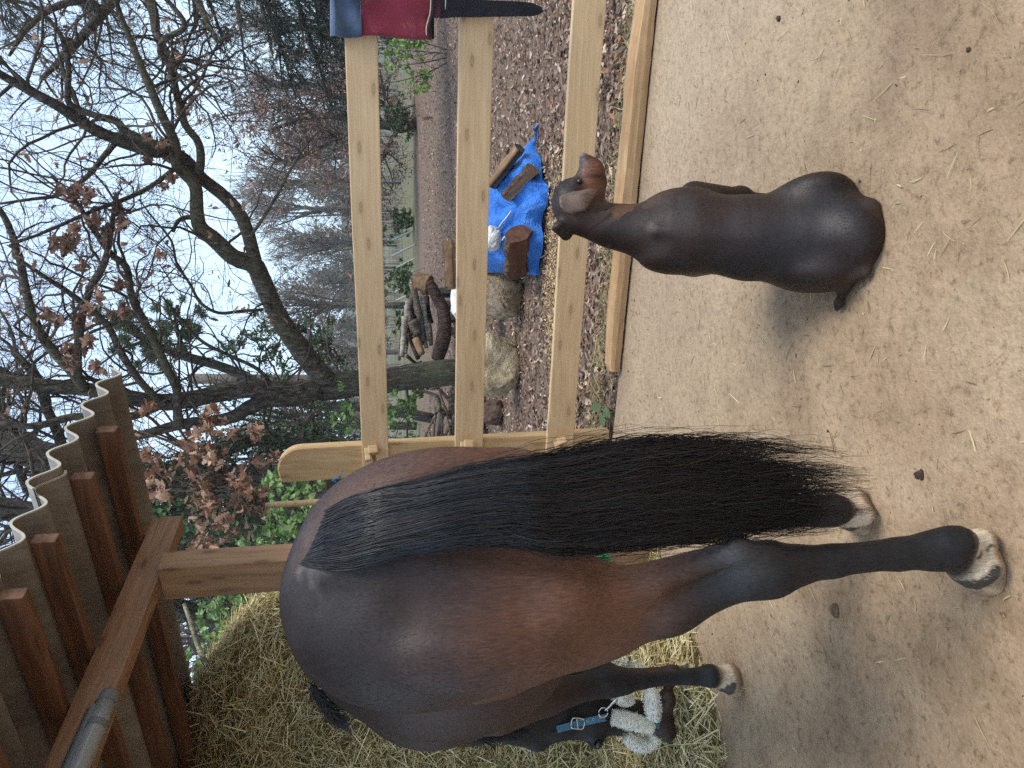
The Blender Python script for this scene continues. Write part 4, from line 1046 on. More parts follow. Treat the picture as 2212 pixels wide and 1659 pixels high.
yy = 3.0+18*g_.random(n)**1.7; xx = g_.uniform(-.30, .62, n)*yy+.0*yy
zz = gz_out(xx, yy)+g_.uniform(.002, .022, n)
keep = (xx*.401+yy*.916) > 3.56; xx, yy, zz = xx[keep], yy[keep], zz[keep]; n = len(xx)
N_ = norm(np.array([0, 0, 1.0])+g_.normal(0, .35, (n, 3)))
V, F, T = leaves(np.stack([xx, yy, zz], 1), N_, g_, (.022, .068), [(.25, .17, .125), (.36, .26, .195), (.15, .10, .075), (.09, .06, .045), (.50, .38, .29), (.20, .14, .11), (.32, .17, .10)], widths=np.array([.1, .5, .4, .8, .5, .7, .15]), curl=.3)
tag(obj('leaf_litter', V, F, m_dead, tint=T), kind='stuff', label='fallen brown oak leaves covering the earth beyond the fence')
g_ = np.random.default_rng(21); n = 9000
cx, cy = np.array([.55, 1.0, -.15, .15]), np.array([5.25, 5.05, 5.2, 5.0]); k = g_.choice(4, n, p=[.4, .25, .2, .15])
P = np.stack([cx[k]+g_.normal(0, .28, n), cy[k]+g_.normal(0, .16, n), np.zeros(n)], 1); P[:, 2] = gz_out(P[:, 0], P[:, 1])+g_.uniform(.004, .03, n)
V, F, T = straws(P, norm(np.array([0, 0, 1.0])+g_.normal(0, .3, (n, 3))), g_, .008, .045, .004, .011, [(.50, .36, .19), (.38, .26, .14), (.28, .19, .11), (.60, .45, .25)], lift=.004, out=.1)
tag(obj('wood_chips', V, F, m_crumb, tint=T), kind='stuff', label='pale wood chips scattered around the boulders')
g_ = np.random.default_rng(22); n = 1400
P = np.stack([g_.uniform(-.4, 2.4, n), np.zeros(n), np.zeros(n)], 1); P[:, 1] = 4.10-.437*P[:, 0]+np.abs(g_.normal(0, .13, n)); P[:, 2] = -.012
V, F, T = straws(P, np.tile([0, 0, 1.0], (n, 1)), g_, .02, .16, .0018, .0036, [(.56, .47, .22), (.42, .36, .16), (.3, .27, .12)], lift=.03, out=.15)
tag(obj('loose_hay', V, F, m_straw, tint=T), kind='stuff', label='wisps of hay caught behind the split trunk')

# ================================================================== BOULDERS
def rock_mat(name, c0, c1, c2):
    m, nt, b = new_mat(name, .88, .2); g = G(nt); v = g.coord()
    n1 = g.noise(v, 3.2, 8, .68, .4); n2 = g.noise(v, 22, 7, .72)
    col = g.mix(.5, g.ramp(n1, [(.3, c0), (.5, c1), (.68, c2)]), g.ramp(n2, [(.3, (.22, .20, .17)), (.5, (.9, .9, .88)), (.7, (1.5, 1.45, 1.35))]), 'MULTIPLY')
    g.l(col, b.inputs['Base Color']); g.bump(g.math('ADD', g.math('MULTIPLY', n1, 1.5), g.math('MULTIPLY', n2, .5)), 1, .05, b); return m
def boulder(loc, r, seed, mat, label, rz=0):
    import bmesh
    g_ = np.random.default_rng(seed); bm = bmesh.new()
    for _ in range(30):
        v = norm(g_.normal(size=3)); v = v/np.max(np.abs(v))**.45; bm.verts.new((v[0]*r[0], v[1]*r[1], v[2]*r[2]))
    bmesh.ops.convex_hull(bm, input=bm.verts); bmesh.ops.delete(bm, geom=[v for v in bm.verts if not v.link_faces], context='VERTS')
    bmesh.ops.bevel(bm, geom=list(bm.edges), offset=.016, segments=2, affect='EDGES')
    for _ in range(3): bmesh.ops.subdivide_edges(bm, edges=[e for e in bm.edges if e.calc_length() > .045], cuts=1, use_grid_fill=True)
    bmesh.ops.triangulate(bm, faces=bm.faces)
    co = np.array([v.co[:] for v in bm.verts]); n3 = norm(co)
    d = .020*fbm(co[:, 0]*9+co[:, 2]*4, co[:, 1]*9-co[:, 2]*7, seed, 5)+.006*g_.normal(size=len(co))*.6
    co = co+n3*d[:, None]; F = [[v.index for v in f.verts] for f in bm.faces]; bm.free()
    o = obj('boulder', co, F, mat, smooth=True, loc=loc, rot=(0, 0, rz)); tag(o, label, 'boulder'); return o
m_rock = rock_mat('lichened_stone', (.32, .235, .145), (.54, .43, .28), (.72, .60, .42))
m_rock2 = rock_mat('brown_stone', (.20, .14, .09), (.38, .29, .19), (.52, .42, .29))
m_rock3 = rock_mat('earthy_stone', (.075, .045, .035), (.13, .08, .062), (.20, .14, .11))
p = on_z(1118, 784, 0); boulder((p[0], p[1]+.12, .19), (.325, .22, .25), 14, m_rock, 'large pale angular boulder between the brown boulder and the small dark one', .1)
p = on_z(1128, 636, 0); boulder((p[0]+.02, p[1]+.16, .20), (.235, .22, .26), 19, m_rock2, 'squarish brown boulder touching the end of the blue tarpaulin', -.1)
p = on_z(1084, 892, 0); boulder((p[0], p[1]+.1, .07), (.15, .14, .13), 23, m_rock3, 'small dark reddish stone nearest the fence post')

# ================================================================== TARPAULIN with firewood
m_tarp, nt_, b_ = new_mat('blue_tarpaulin', .38, .5); g = G(nt_); v = g.coord()
g.l(g.ramp(g.noise(v, 7, 5, .6), [(.3, (.014, .13, .52)), (.7, (.04, .24, .76))]), b_.inputs['Base Color']); g.bump(g.math('ADD', g.noise(v, 16, 6, .65, 1.5), g.math('MULTIPLY', g.noise(v, 300, 2), .08)), .9, .035, b_)
TX0, TX1 = on_z(1140, 612)[0], on_z(1148, 292)[0]
def tarp_z(x, y):
    u = (x-TX0)/(TX1-TX0); e = smst(u, -.02, .16)*(1-smst(u, .55, .99)); fr = smst(y, 5.42, 5.95)
    z = .02+.27*e*fr+.10*smst(u, 0, .2)*(1-smst(u, .7, 1))*smst(y, 5.40, 5.5)
    f_ = np.sin(x*17+y*9+2*np.sin(y*6)); return z+.028*np.abs(f_)*(.4+.6*e)+.014*np.sin(x*41+y*13)*e+.010*np.sin(y*37-x*19)
def tarp_mesh():
    nu, nv = 120, 80; V = []
    for i in range(nu):
        for j in range(nv):
            u = i/(nu-1); t = j/(nv-1); x = TX0+(TX1-TX0)*u
            y0 = 5.46+.10*math.sin(u*9)+.16*u**3+.25*(1-min(1, u*8))+.06*math.sin(u*23); y1 = 5.46+.10+1.15*(1-u**3)*min(1, .15+u*5)
            y = y0+(y1-y0)*t; V.append((x, y, float(tarp_z(x, y))*(1 if 0 < j else .1)+(.006 if j == 0 else 0)+gz_out(x, y)*.6))
    i = np.arange(nu-1)[:, None]*nv+np.arange(nv-1)[None]
    return np.array(V), np.stack([i, i+nv, i+nv+1, i+1], -1).reshape(-1, 4)
V, F = tarp_mesh()
tp = thing('tarpaulin', 'crumpled bright blue tarpaulin over a low heap between the fence rails and the boulders', 'tarpaulin', ((TX0+TX1)/2, 5.9, 0))
hang(obj('sheet', V, F, m_tarp, None, True), tp)
p = on_z(1131, 600, .05); V, F = ring((p[0], p[1]-.05, .07), .012, .012, .003, 0); hang(obj('grommet', V, F, plain('white_grommet', (.7, .7, .68), .5), None, True), tp)
def hit(X, Y, zf, y0=5.3, y1=7.5):
    d = ray(X, Y); best = None
    for yv in np.linspace(y0, y1, 400):
        p = EYE+d*yv/d[1]
        if p[2] <= zf(p[0], p[1]): return p
    return EYE+d*y1/d[1]
def bark_mat(name, c0, c1, c2, scale=(9, 9, 2.2), moss=None, bump=1.0, dist=.03):
    m, nt, b = new_mat(name, .92, .12); g = G(nt); v = g.coord(scale)
    n1 = g.noise(v, 2.4, 7, .7, .8); vo = g.vor(v, 3.2, 0, 'F1'); n0 = g.noise(g.coord(), 1.1, 4)
    col = g.ramp(n1, [(.34, c0), (.5, c1), (.68, c2)])
    col = g.mix(.6, col, g.ramp(vo, [(.1, (1.15, 1.15, 1.15)), (.6, (.45, .43, .42))]), 'MULTIPLY')
    if moss: col = g.mix(g.ramp(n0, [(.50, (0, 0, 0)), (.66, (.75, .75, .75))]), col, moss)
    g.l(col, b.inputs['Base Color']); g.bump(g.math('SUBTRACT', n1, g.math('MULTIPLY', vo, .6)), bump, dist, b); return m
m_splitwood = wood('split_firewood', (.42, .27, .15), (.16, .09, .05), .85, 8, False, stain=.5, bump=.6)
m_greywood = wood('grey_split_wood', (.17, .135, .115), (.07, .052, .045), .9, 9, False, stain=.4, bump=.6)
m_barkd = bark_mat('log_bark', (.05, .035, .026), (.12, .085, .06), (.20, .15, .11))
m_redlog = wood('red_brown_log', (.17, .075, .045), (.07, .032, .02), .8, 6, False, stain=.5, bump=.6)
def split_log(name, a, b, r, mat_face, mat_bark, label, roll=0, half=True, seed=0, parent=None, cat='log'):
    """firewood wedge: rounded bark back and two split faces"""
    a = Vector(a); b = Vector(b); x = (b-a).normalized(); up = Vector((0, 0, 1)); y = up.cross(x).normalized(); z = x.cross(y); L_ = (b-a).length
    g_ = random.Random(seed); nx = 14; prof = []
    arc = [(math.cos(t)*1.0, math.sin(t)*.9) for t in np.linspace(rad(-10), rad(190), 9)]; flat = [(-.6, -.32), (-.1, -.55), (.5, -.35)]
    V = []; cr_, sr_ = math.cos(roll), math.sin(roll)
    for i in range(nx):
        s = -L_/2+L_*i/(nx-1); k = 1+.06*math.sin(i*.9+seed)+g_.uniform(-.03, .03)
        for (u, v) in arc+flat:
            u2, v2 = u*cr_-v*sr_, u*sr_+v*cr_; V.append((s, u2*r*k+g_.uniform(-1, 1)*r*.05, v2*r*k+g_.uniform(-1, 1)*r*.05))
    m = 12; Fb, Ff = [], []
    for i in range(nx-1):
        for j in range(m):
            j2 = (j+1) % m; (Fb if j < 8 else Ff).append((i*m+j, i*m+j2, (i+1)*m+j2, (i+1)*m+j))
    Ff += [tuple(range(m))[::-1], tuple((nx-1)*m+j for j in range(m))]
    root = obj(name, V, Fb+Ff, mat_face); root.data.materials.append(mat_bark)
    for k, pl in enumerate(root.data.polygons):
        pl.material_index = 1 if k < len(Fb) else 0; pl.use_smooth = k < len(Fb)
    R3 = Matrix((x, y, z)).transposed().to_4x4(); R3.translation = (a+b)/2; root.matrix_basis = R3
    tag(root, label, cat); return root
a = hit(1072, 402, tarp_z); b = hit(1134, 322, tarp_z); a[2] += .03; b[2] += .03
split_log('firewood', a, b, .062, m_greywood, m_splitwood, 'grey split log highest on the blue tarpaulin', roll=-.7, seed=2)
a = hit(1104, 428, tarp_z); b = hit(1160, 368, tarp_z); a[2] += .025; b[2] += .025
split_log('firewood', a, b, .072, m_splitwood, m_barkd, 'two toned split log with dark bark in the middle of the tarpaulin', roll=-1.0, seed=3)
a = hit(1140, 508, tarp_z); b = hit(1138, 588, tarp_z); a[2] += .06; b[2] += .06
split_log('firewood', a, b, .125, m_redlog, m_barkd, 'short thick reddish brown log chunk on the tarpaulin beside the boulder', roll=1.0, seed=4)
m_white = plain('white_plastic', (.62, .60, .56), .6, .4, .15, 12, .5)
def crumple(name, c, r, seed, mat, label, cat, sq=.6):
    import bmesh
    bm = bmesh.new(); bmesh.ops.create_icosphere(bm, subdivisions=4, radius=1); co = np.array([v.co[:] for v in bm.verts]); F = [[v.index for v in f.verts] for f in bm.faces]; bm.free()
    d = 1+.28*np.abs(fbm(co[:, 0]*4+co[:, 2]*3, co[:, 1]*4-co[:, 2]*2, seed, 3))+.16*np.abs(fbm(co[:, 0]*9, co[:, 1]*8+co[:, 2]*9, seed+1, 3))
    co = co*d[:, None]*np.array(r); return tag(obj(name, co, F, mat, loc=c), label, cat)
c = hit(1072, 516, tarp_z); crumple('cloth_bag', (c[0], c[1], c[2]+.03), (.085, .06, .065), 3, m_white, 'crumpled off white bag lying on the blue tarpaulin', 'bag')
for k, pts in enumerate(([(1108, 456), (1098, 470), (1088, 482), (1080, 494)], [(1088, 520), (1094, 512), (1102, 516), (1112, 524)])):
    P = [hit(X, Y, tarp_z)+np.array([0, -.01, .014]) for X, Y in pts]; V, F, _, _ = tube_path(P, [.006]*4, 6)
    tag(obj('white_rope', V, F, m_white, smooth=True), 'white cord trailing to the right of the crumpled bag' if k == 0 else 'short white cord end between the bag and the thick log chunk', 'rope')
c = on_y(990, 640, 7.6); crumple('white_sack', (c[0], 7.6, c[2]-.10), (.34, .22, .14), 8, m_white, 'white sheet half hidden by the middle rail behind the boulders', 'sheet')
a = on_y(970, 522, 7.4); b = on_y(974, 622, 7.3)
split_log('firewood', a, b, .062, m_splitwood, m_barkd, 'orange brown split log standing out above the middle rail', roll=1.2, seed=6)

# ================================================================== WOODPILE under the oak
def pz(zx, zy): return (1300+zx*.6027)/1.823, (900+zy*.6027)/1.823
m_birch = bark_mat('birch_bark', (.20, .16, .13), (.45, .40, .33), (.62, .56, .47), bump=.4)
m_dk = bark_mat('old_log_bark', (.035, .022, .018), (.085, .055, .044), (.14, .10, .08))
m_mid = bark_mat('branch_bark', (.11, .085, .066), (.21, .165, .13), (.31, .25, .20))
def stick(zpts, y, r, mat, label, name='cut_branch', cat='branch', seed=0, group='branches stacked in the woodpile'):
    g_ = np.random.default_rng(seed); P = []
    for k, (a_, b_) in enumerate(zpts):
        X, Y = pz(a_, b_); p = on_y(X, Y, y+g_.uniform(-.08, .08)); P.append(p)
    rr = np.array(r) if isinstance(r, (list, tuple)) else np.linspace(r, r*.75, len(P))
    V, F, _, _ = tube_path(P, rr, 10, .08, seed, 5)
    c = np.mean(P, 0); o = obj(name, np.array(V)-c, F, mat, smooth=True, loc=c); tag(o, label, cat, group)
WY = 12.3
stick([(490, 575), (482, 690), (470, 835)], WY-.2, .055, m_birch, 'pale birch branch uppermost at the left of the woodpile', seed=1)
stick([(470, 640), (462, 740), (450, 860)], WY+.1, .035, m_mid, 'thin brown branch behind the pale birch branch on top of the pile', seed=2)
stick([(545, 395), (575, 520), (600, 640), (604, 745)], WY-.15, .06, m_mid, 'long grey branch sloping across the middle of the woodpile', seed=3)
stick([(556, 405), (530, 470), (520, 560), (545, 690)], WY, .055, m_mid, 'bent brown branch under the sloping grey one', seed=4)
stick([(512, 470), (500, 560), (510, 640)], WY+.1, .05, m_birch, 'short pale branch at the right shoulder of the woodpile', seed=5)
stick([(590, 410), (610, 500), (625, 600), (650, 735)], WY-.1, .045, m_birch, 'pale thin pole low along the front of the woodpile', seed=6)
stick([(540, 600), (560, 650), (575, 690)], WY-.25, .085, m_mid, 'stub of a thick branch with its dark sawn end facing out', seed=7)
stick([(515, 690), (540, 760), (575, 850)], WY, .05, m_dk, 'dark crooked branch at the left end of the woodpile', seed=8)
stick([(560, 720), (600, 820)], WY-.2, .07, m_splitwood, 'split branch with an orange face at the left end of the pile', seed=9)
stick([(640, 610), (652, 680), (660, 760)], WY-.15, .05, m_mid, 'short branch wedged low at the left of the pile', seed=10)
stick([(500, 830), (560, 880), (600, 870)], WY+.1, .03, m_dk, 'thin dark twig beside the trunk of the oak', seed=11)
stick([(575, 430), (590, 520), (600, 600)], WY+.15, .06, m_dk, 'dark branch behind the sloping grey one in the pile', seed=12)
g_s = np.random.default_rng(55)
for k in range(16):
    a_ = g_s.uniform(480, 640); b_ = g_s.uniform(430, 640); ln = g_s.uniform(120, 230); top = 455+(a_-480)*.0+max(0, (620-b_))*.35
    a_ = max(a_, top); stick([(a_, b_), (a_+g_s.normal()*8+6, b_+ln*.5), (a_+g_s.normal()*12+14, b_+ln)], WY+.25+.2*g_s.random(), g_s.uniform(.035, .06), [m_mid, m_dk, m_birch][k % 3], 'brown branch packed inside the woodpile behind the others', seed=200+k)
stick([(648, 345), (690, 430), (735, 520), (748, 620), (735, 740), (700, 850)], WY-.6, [.07, .09, .10, .11, .11, .10], m_dk, 'long thick dark log lying in front of the woodpile', 'fallen_log', 'log', 13, None)
a = on_y(*pz(560, 350), WY); b = on_y(*pz(650, 372), WY-.1)
V, F, _, _ = tube_path([a, b], [.17, .17], 12); tag(obj('round_log', V, F, m_splitwood), 'upright round log section at the right end of the woodpile', 'log')
for k in range(4):
    a = on_y(*pz(630+k*4, 420+k*85), WY+.1); V, F = box_mesh(.10, .6, .30, .004, 1); tag(obj('pallet_block', V, F, m_greywood, loc=(a[0], a[1], .12)), ['pallet block farthest right under the pile', 'second pallet block from the right under the pile', 'third pallet block from the right under the pile', 'leftmost pallet block beside the trunk under the pile'][k], 'block', 'blocks that carry the woodpile')
# uprooted root ball left of the oak
rt = thing('root_stump', 'tangled dark root stump left of the oak trunk beyond the middle rail', 'stump', (-.45, 9.2, -.03))
f = Field((-1.4, 8.7, -.2), (.45, 10.2, .75), .03)
f.ell((-.55, 9.35, .05), (.55, .35, .28), k=.1); f.ell((-.25, 9.3, .22), (.24, .22, .2), k=.1); f.ell((-.95, 9.4, .05), (.4, .3, .16), k=.1)
V, F = f.mesh(); V = V+(.035*fbm(V[:, 0]*9+V[:, 2]*8, V[:, 1]*9+V[:, 2]*5, 50))[:, None]*np.array([.3, -1, .6]); hang(obj('root_mass', V, F, m_dk, None, True), rt)
for k in range(9):
    g_ = np.random.default_rng(60+k); p = np.array([g_.uniform(-.8, -.1), 9.1, g_.uniform(.1, .4)]); P = [p+np.array([g_.normal()*.10*i, -.03*i, .09*i+g_.normal()*.05]) for i in range(5)]
    V, F, _, _ = tube_path(P, np.linspace(.035, .012, 5), 6, .05, k); hang(obj('root', V, F, m_mid, None, True), rt)

# ================================================================== TURNOUT RUG over the top rail
m_navy = plain('faded_navy_canvas', (.060, .085, .135), .85, .2, .35, 9, .5, sheen=.3)
m_red, nt_, b_ = new_mat('stained_burgundy_canvas', .8, .25, .3); g = G(nt_); v = g.coord()
c_ = g.ramp(g.noise(v, 5, 5, .6), [(.3, (.17, .022, .038)), (.6, (.27, .035, .06)), (.8, (.36, .045, .085))])
c_ = g.mix(g.ramp(g.noise(g.coord((1, 1, 1)), 13, 7, .75, 1.2), [(.57, (0, 0, 0)), (.72, (.55, .55, .55))]), c_, (.40, .25, .15))
c_ = g.mix(g.ramp(g.noise(v, 7, 5, .7, .8), [(.30, (.7, .7, .7)), (.42, (0, 0, 0))]), c_, (.055, .015, .02))
g.l(c_, b_.inputs['Base Color']); g.bump(g.math('ADD', g.noise(v, 5, 4, .55, 1), g.math('MULTIPLY', g.noise(v, 500, 2), .1)), .6, .05, b_)
m_trim = plain('cream_piping', (.60, .52, .36), .8, .2, .15, 40); m_blk = plain('black_canvas', (.012, .012, .017), .75, .3, .4, 14, .5)
rug = thing('horse_rug', 'navy and burgundy turnout rug folded over the end of the top rail', 'horse rug', FR+ZZ*1.36)
def rug_panel(name, X0, X1, Yl, mat, off, ncol=26, nrow=22, amp=.010, seed=0):
    """hanging cloth between two heights, from its inner edge Yl out past the frame"""
    V = []; g_ = np.random.default_rng(seed)
    dn = -fout
    for i in range(nrow):
        X = X0+(X1-X0)*i/(nrow-1)
        yl = np.interp(i/(nrow-1), np.linspace(0, 1, len(Yl)), Yl)
        for j in range(ncol):
            t = j/(ncol-1); Y = yl-t*(yl+150)
            p = on_y(X, Y, 3.2); s_ = (p-FL)@fdir; base = FL+fdir*s_; k_ = base[1]/3.2
            # find the point on the plane of the rail that this ray meets, then stand the cloth off it
            d = ray(X, Y); o_ = off+amp*(math.sin(t*14+seed)+.7*math.sin(i*.35+t*9))+.012*math.sin(min(1, t*6)*pi/2)
            tt = ((FL+fout*o_-EYE)@fout)/(d@fout); V.append(EYE+d*tt)
    i = np.arange(nrow-1)[:, None]*ncol+np.arange(ncol-1)[None]; F = np.stack([i, i+1, i+ncol+1, i+ncol], -1).reshape(-1, 4)
    V = np.array(V); nb = len(V); Vb = V-fout*.022
    e = []
    for r in range(nrow-1): e.append((r*ncol, (r+1)*ncol, (r+1)*ncol+nb, r*ncol+nb)); 
    for c in range(ncol-1): e.append(((nrow-1)*ncol+c, (nrow-1)*ncol+c+1, (nrow-1)*ncol+c+1+nb, (nrow-1)*ncol+c+nb)); e.append((c+1, c, c+nb, c+1+nb))
    F = np.concatenate([F, F[:, ::-1]+nb, np.array(e)])
    o = hang(obj(name, np.concatenate([V, Vb]), F, mat, None, True), rug); return V
fdx = .030
rug_panel('navy_panel', 722, 782, [76, 80, 82, 81, 79], m_navy, fdx+.012, seed=1)
rug_panel('burgundy_panel', 779, 932, [77, 76, 78, 82, 84, 86, 85], m_red, fdx+.010, seed=2)
# back layer and the fold over the rail
rug_panel('back_layer', 724, 938, [70, 73, 76, 80, 84], m_blk, -.055-TH*0, seed=3)
V = []; F = []
for j in range(20):
    Y = 78-j*12; p = on_y(722, Y, 3.2)
    d = ray(722, Y); tf = ((FL+fout*(fdx+.01)-EYE)@fout)/(d@fout); c0 = EYE+d*tf
    for a in np.linspace(0, pi, 9): V.append(c0-fout*(.055-.055*math.cos(a))+ZZ*.020*math.sin(a))
for j in range(19):
    for a in range(8): F.append((j*9+a, j*9+a+1, (j+1)*9+a+1, (j+1)*9+a))
hang(obj('fold', V, F, m_navy, None, True), rug)
def piping(pts, r, mat, name='piping'):
    P = []
    for X, Y, o_ in pts: d = ray(X, Y); P.append(EYE+d*(((FL+fout*o_-EYE)@fout)/(d@fout)))
    V, F, _, _ = tube_path(P, [r]*len(P), 6); hang(obj(name, V, F, mat, None, True), rug)
e = fdx+.030
piping([(922, 86, e-.012), (921, 60, e), (926, 40, e+.004), (930, 20, e), (932, -40, e)], .0028, m_trim)
piping([(929, 86, e-.012), (928, 60, e), (932, 40, e+.004), (936, 20, e), (938, -40, e)], .006, m_blk, 'binding')
piping([(780, 80, e-.018), (781, 60, e-.006), (779, 30, e-.004), (780, -40, e-.004)], .0022, m_navy, 'seam')
piping([(962, 38, e-.02), (962, 18, e-.01), (964, -30, e-.01)], .0028, m_trim)
# hanging strap
def strapm(pts, mat, name, parent):
    V = []; F = []
    for X, Ya, Yb, o_ in pts:
        for Y, dz in ((Ya, 0), (Yb, 0)):
            d = ray(X, Y); q = EYE+d*(((FL+fout*o_-EYE)@fout)/(d@fout)); V += [q, q-fout*.012]
    for i in range(len(pts)-1):
        a = 4*i; F += [(a, a+2, a+6, a+4), (a+1, a+5, a+7, a+3), (a, a+4, a+5, a+1), (a+2, a+3, a+7, a+6)]
    F += [(0, 1, 3, 2), tuple(4*(len(pts)-1)+k for k in (0, 2, 3, 1))]
    return hang(obj(name, V, F, mat), parent)
strapm([(930, 40, -30, .045), (948, 38, -34, .045), (968, 36, -34, .046)], plain('dull_burgundy', (.075, .022, .03), .8), 'belly_flap', rug)
strapm([(952, 40, -12, .052), (980, 37, -4, .052), (1020, 37, -2, .052), (1070, 36, 1, .053), (1120, 35, 3, .054), (1150, 35, 6, .054), (1163, 32, 12, .054), (1174, 26, 17, .054)], m_blk, 'belly_strap', rug)
V, F, _, _ = tube_path([on_y(1172, 20, 3.06), on_y(1181, 18, 3.06), on_y(1186, 12, 3.06), on_y(1182, 4, 3.06)], [.002]*4, 6); hang(obj('wire_hook', V, F, m_steel, None, True), rug)

# ================================================================== FIELD: vine stakes and power lines
m_stake = plain('pale_stake', (.33, .345, .33), .7, .3, .15, 5)
stake0 = None
def stake(a, b, r, label):
    V, F = tubes(np.array([[np.zeros(3), np.array(b)-np.array(a)]]), np.full((1, 2), r), 6)
    o = obj('vine_stake', V, F, m_stake, smooth=True, loc=a); tag(o, label, 'stake', 'pale stakes standing in the field'); return o
for k, (z1, z2) in enumerate([((540, 15), (405, 75)), ((555, 105), (405, 180)), ((555, 195), (410, 270)), ((555, 275), (420, 345)), ((540, 350), (425, 415)), ((520, 430), (430, 470)), ((505, 505), (435, 535)), ((505, 560), (430, 590))]):
    a = on_y(*pz(*z1), 24+k); b = on_y(*pz(*z2), 24.3+k)
    stake(a, b, .035, 'long pale stake leaning in the field, %s in the row counted from the woodpile' % ['eighth', 'seventh', 'sixth', 'fifth', 'fourth', 'third', 'second', 'first'][k])
g_ = np.random.default_rng(33)
for k in range(46):
    Y = 105+k*10.6+g_.uniform(-4, 4); y = g_.uniform(30, 40); a = on_z(888, Y, 0); a = np.array([a[0]*y/a[1], y, -.05]); h_ = g_.uniform(.9, 1.35)
    stake(a, a+np.array([g_.normal()*.03, 0, h_]), .022, 'short thin upright stake in the far field')
m_wire = plain('cable', (.04, .04, .045), .6)
for (X0, Y0, X1, Y1), lb in (((521, -40, 480, 640), 'upper power line crossing the sky above the far trees'), ((628, -40, 604, 640), 'lower power line in front of the far trees')):
    P = [on_y(X0+(X1-X0)*t+10*4*t*(1-t)*.3, Y0+(Y1-Y0)*t, 55) for t in np.linspace(0, 1, 9)]
    V, F, _, _ = tube_path(P, [.022]*9, 5); tag(obj('power_line', V, F, m_wire), lb, 'cable')
p = on_y(410, 818, 20); V, F, _, _ = tube_path([(on_y(740, 826, 20)[0], 20, -.1), (on_y(740, 826, 20)[0], 20, 1), (p[0], 20, p[2])], [.15, .15, .13], 12)
tag(obj('utility_pole', V, F, wood('pole_wood', (.2, .17, .14), (.1, .085, .07), .9, 8, False), smooth=True), 'plain grey wooden pole standing behind the oak', 'pole')
# ================================================================== TREES
m_oak = bark_mat('oak_bark', (.055, .044, .034), (.15, .125, .098), (.34, .30, .24), moss=(.16, .15, .085), bump=1, dist=.05)
m_twig, nt_, b_ = new_mat('twigs', .9, .1); g = G(nt_); g.l(g.ramp(g.noise(g.coord(), 2, 4), [(.35, (.050, .038, .032)), (.65, (.12, .10, .075))]), b_.inputs['Base Color'])
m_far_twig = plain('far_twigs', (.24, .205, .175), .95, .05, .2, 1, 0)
m_leafb = tinted('oak_leaf', .7, .25, .3)
m_green = tinted('green_leaf', .45, .4, .25)
def limb(pts, r, y=None):
    """pixel-measured limb -> world polyline with radii; pts are (X, Y) or (X, Y, y)"""
    n = len(pts)
    P = np.array([on_y(p[0], p[1], p[2] if len(p) > 2 else y[0]+(y[1]-y[0])*i/(n-1)) for i, p in enumerate(pts)])
    R = np.interp(np.linspace(0, 1, n), np.linspace(0, 1, len(r)), r)
    return P, R
def resample(P, R, m):
    d = np.r_[0, np.cumsum(np.linalg.norm(np.diff(P, axis=0), axis=1))]; s = np.linspace(0, d[-1], m)
    return np.stack([np.interp(s, d, P[:, i]) for i in range(3)], 1), np.interp(s, d, R), d[-1]
def sprout(Ps, Rs, n, ln, rmax, K, g_, t0=.15, spread=1.0, up=.15, wander=.35, ratio=.5, bias=None, rmin=.0015):
    """n side shoots from a set of polylines Ps (m,k,3) with radii Rs (m,k)"""
    m, k, _ = Ps.shape; L0 = np.linalg.norm(np.diff(Ps, axis=1), axis=2).sum(1); i = g_.choice(m, n, p=L0/L0.sum())
    t = (t0+(1-t0)*g_.random(n))*(k-1); a = np.clip(t.astype(int), 0, k-2); f = (t-a)[:, None]
    S = Ps[i, a]*(1-f)+Ps[i, a+1]*f; T = norm(Ps[i, a+1]-Ps[i, a]); r0 = Rs[i, a]*(1-f[:, 0])+Rs[i, a+1]*f[:, 0]
    d = norm(T*.6+norm(g_.normal(size=(n, 3)))*spread+np.array([0, 0, up])+(0 if bias is None else bias))
    L_ = g_.uniform(ln[0], ln[1], n)*np.clip(r0/np.maximum(rmax, 1e-6), .35, 1.0)**.3; st = (L_/(K-1))[:, None]
    P = [S]; cur = d; drift = g_.normal(0, wander*.35, (n, 3))
    for _ in range(K-1):
        cur = norm(cur+g_.normal(0, wander, (n, 3))+drift+np.array([0, 0, up*.3])); P.append(P[-1]+cur*st)
    P = np.stack(P, 1); rb = np.clip(r0*ratio, rmin, rmax)[:, None]; R = rb*np.linspace(1, .35, K)[None]
    return P, np.maximum(R, rmin*.6)
def smooth_limbs(L_, m=16, jit=.0, seed=0):
    g_ = np.random.default_rng(seed); Ps, Rs = [], []
    for P, R in L_:
        p, r, _ = resample(P, R, m); j = g_.normal(0, 1, (m, 3)); j = (j+np.roll(j, 1, 0)+np.roll(j, -1, 0))/3; p = p+j*jit; Ps.append(p); Rs.append(r)
    return np.array(Ps), np.array(Rs)
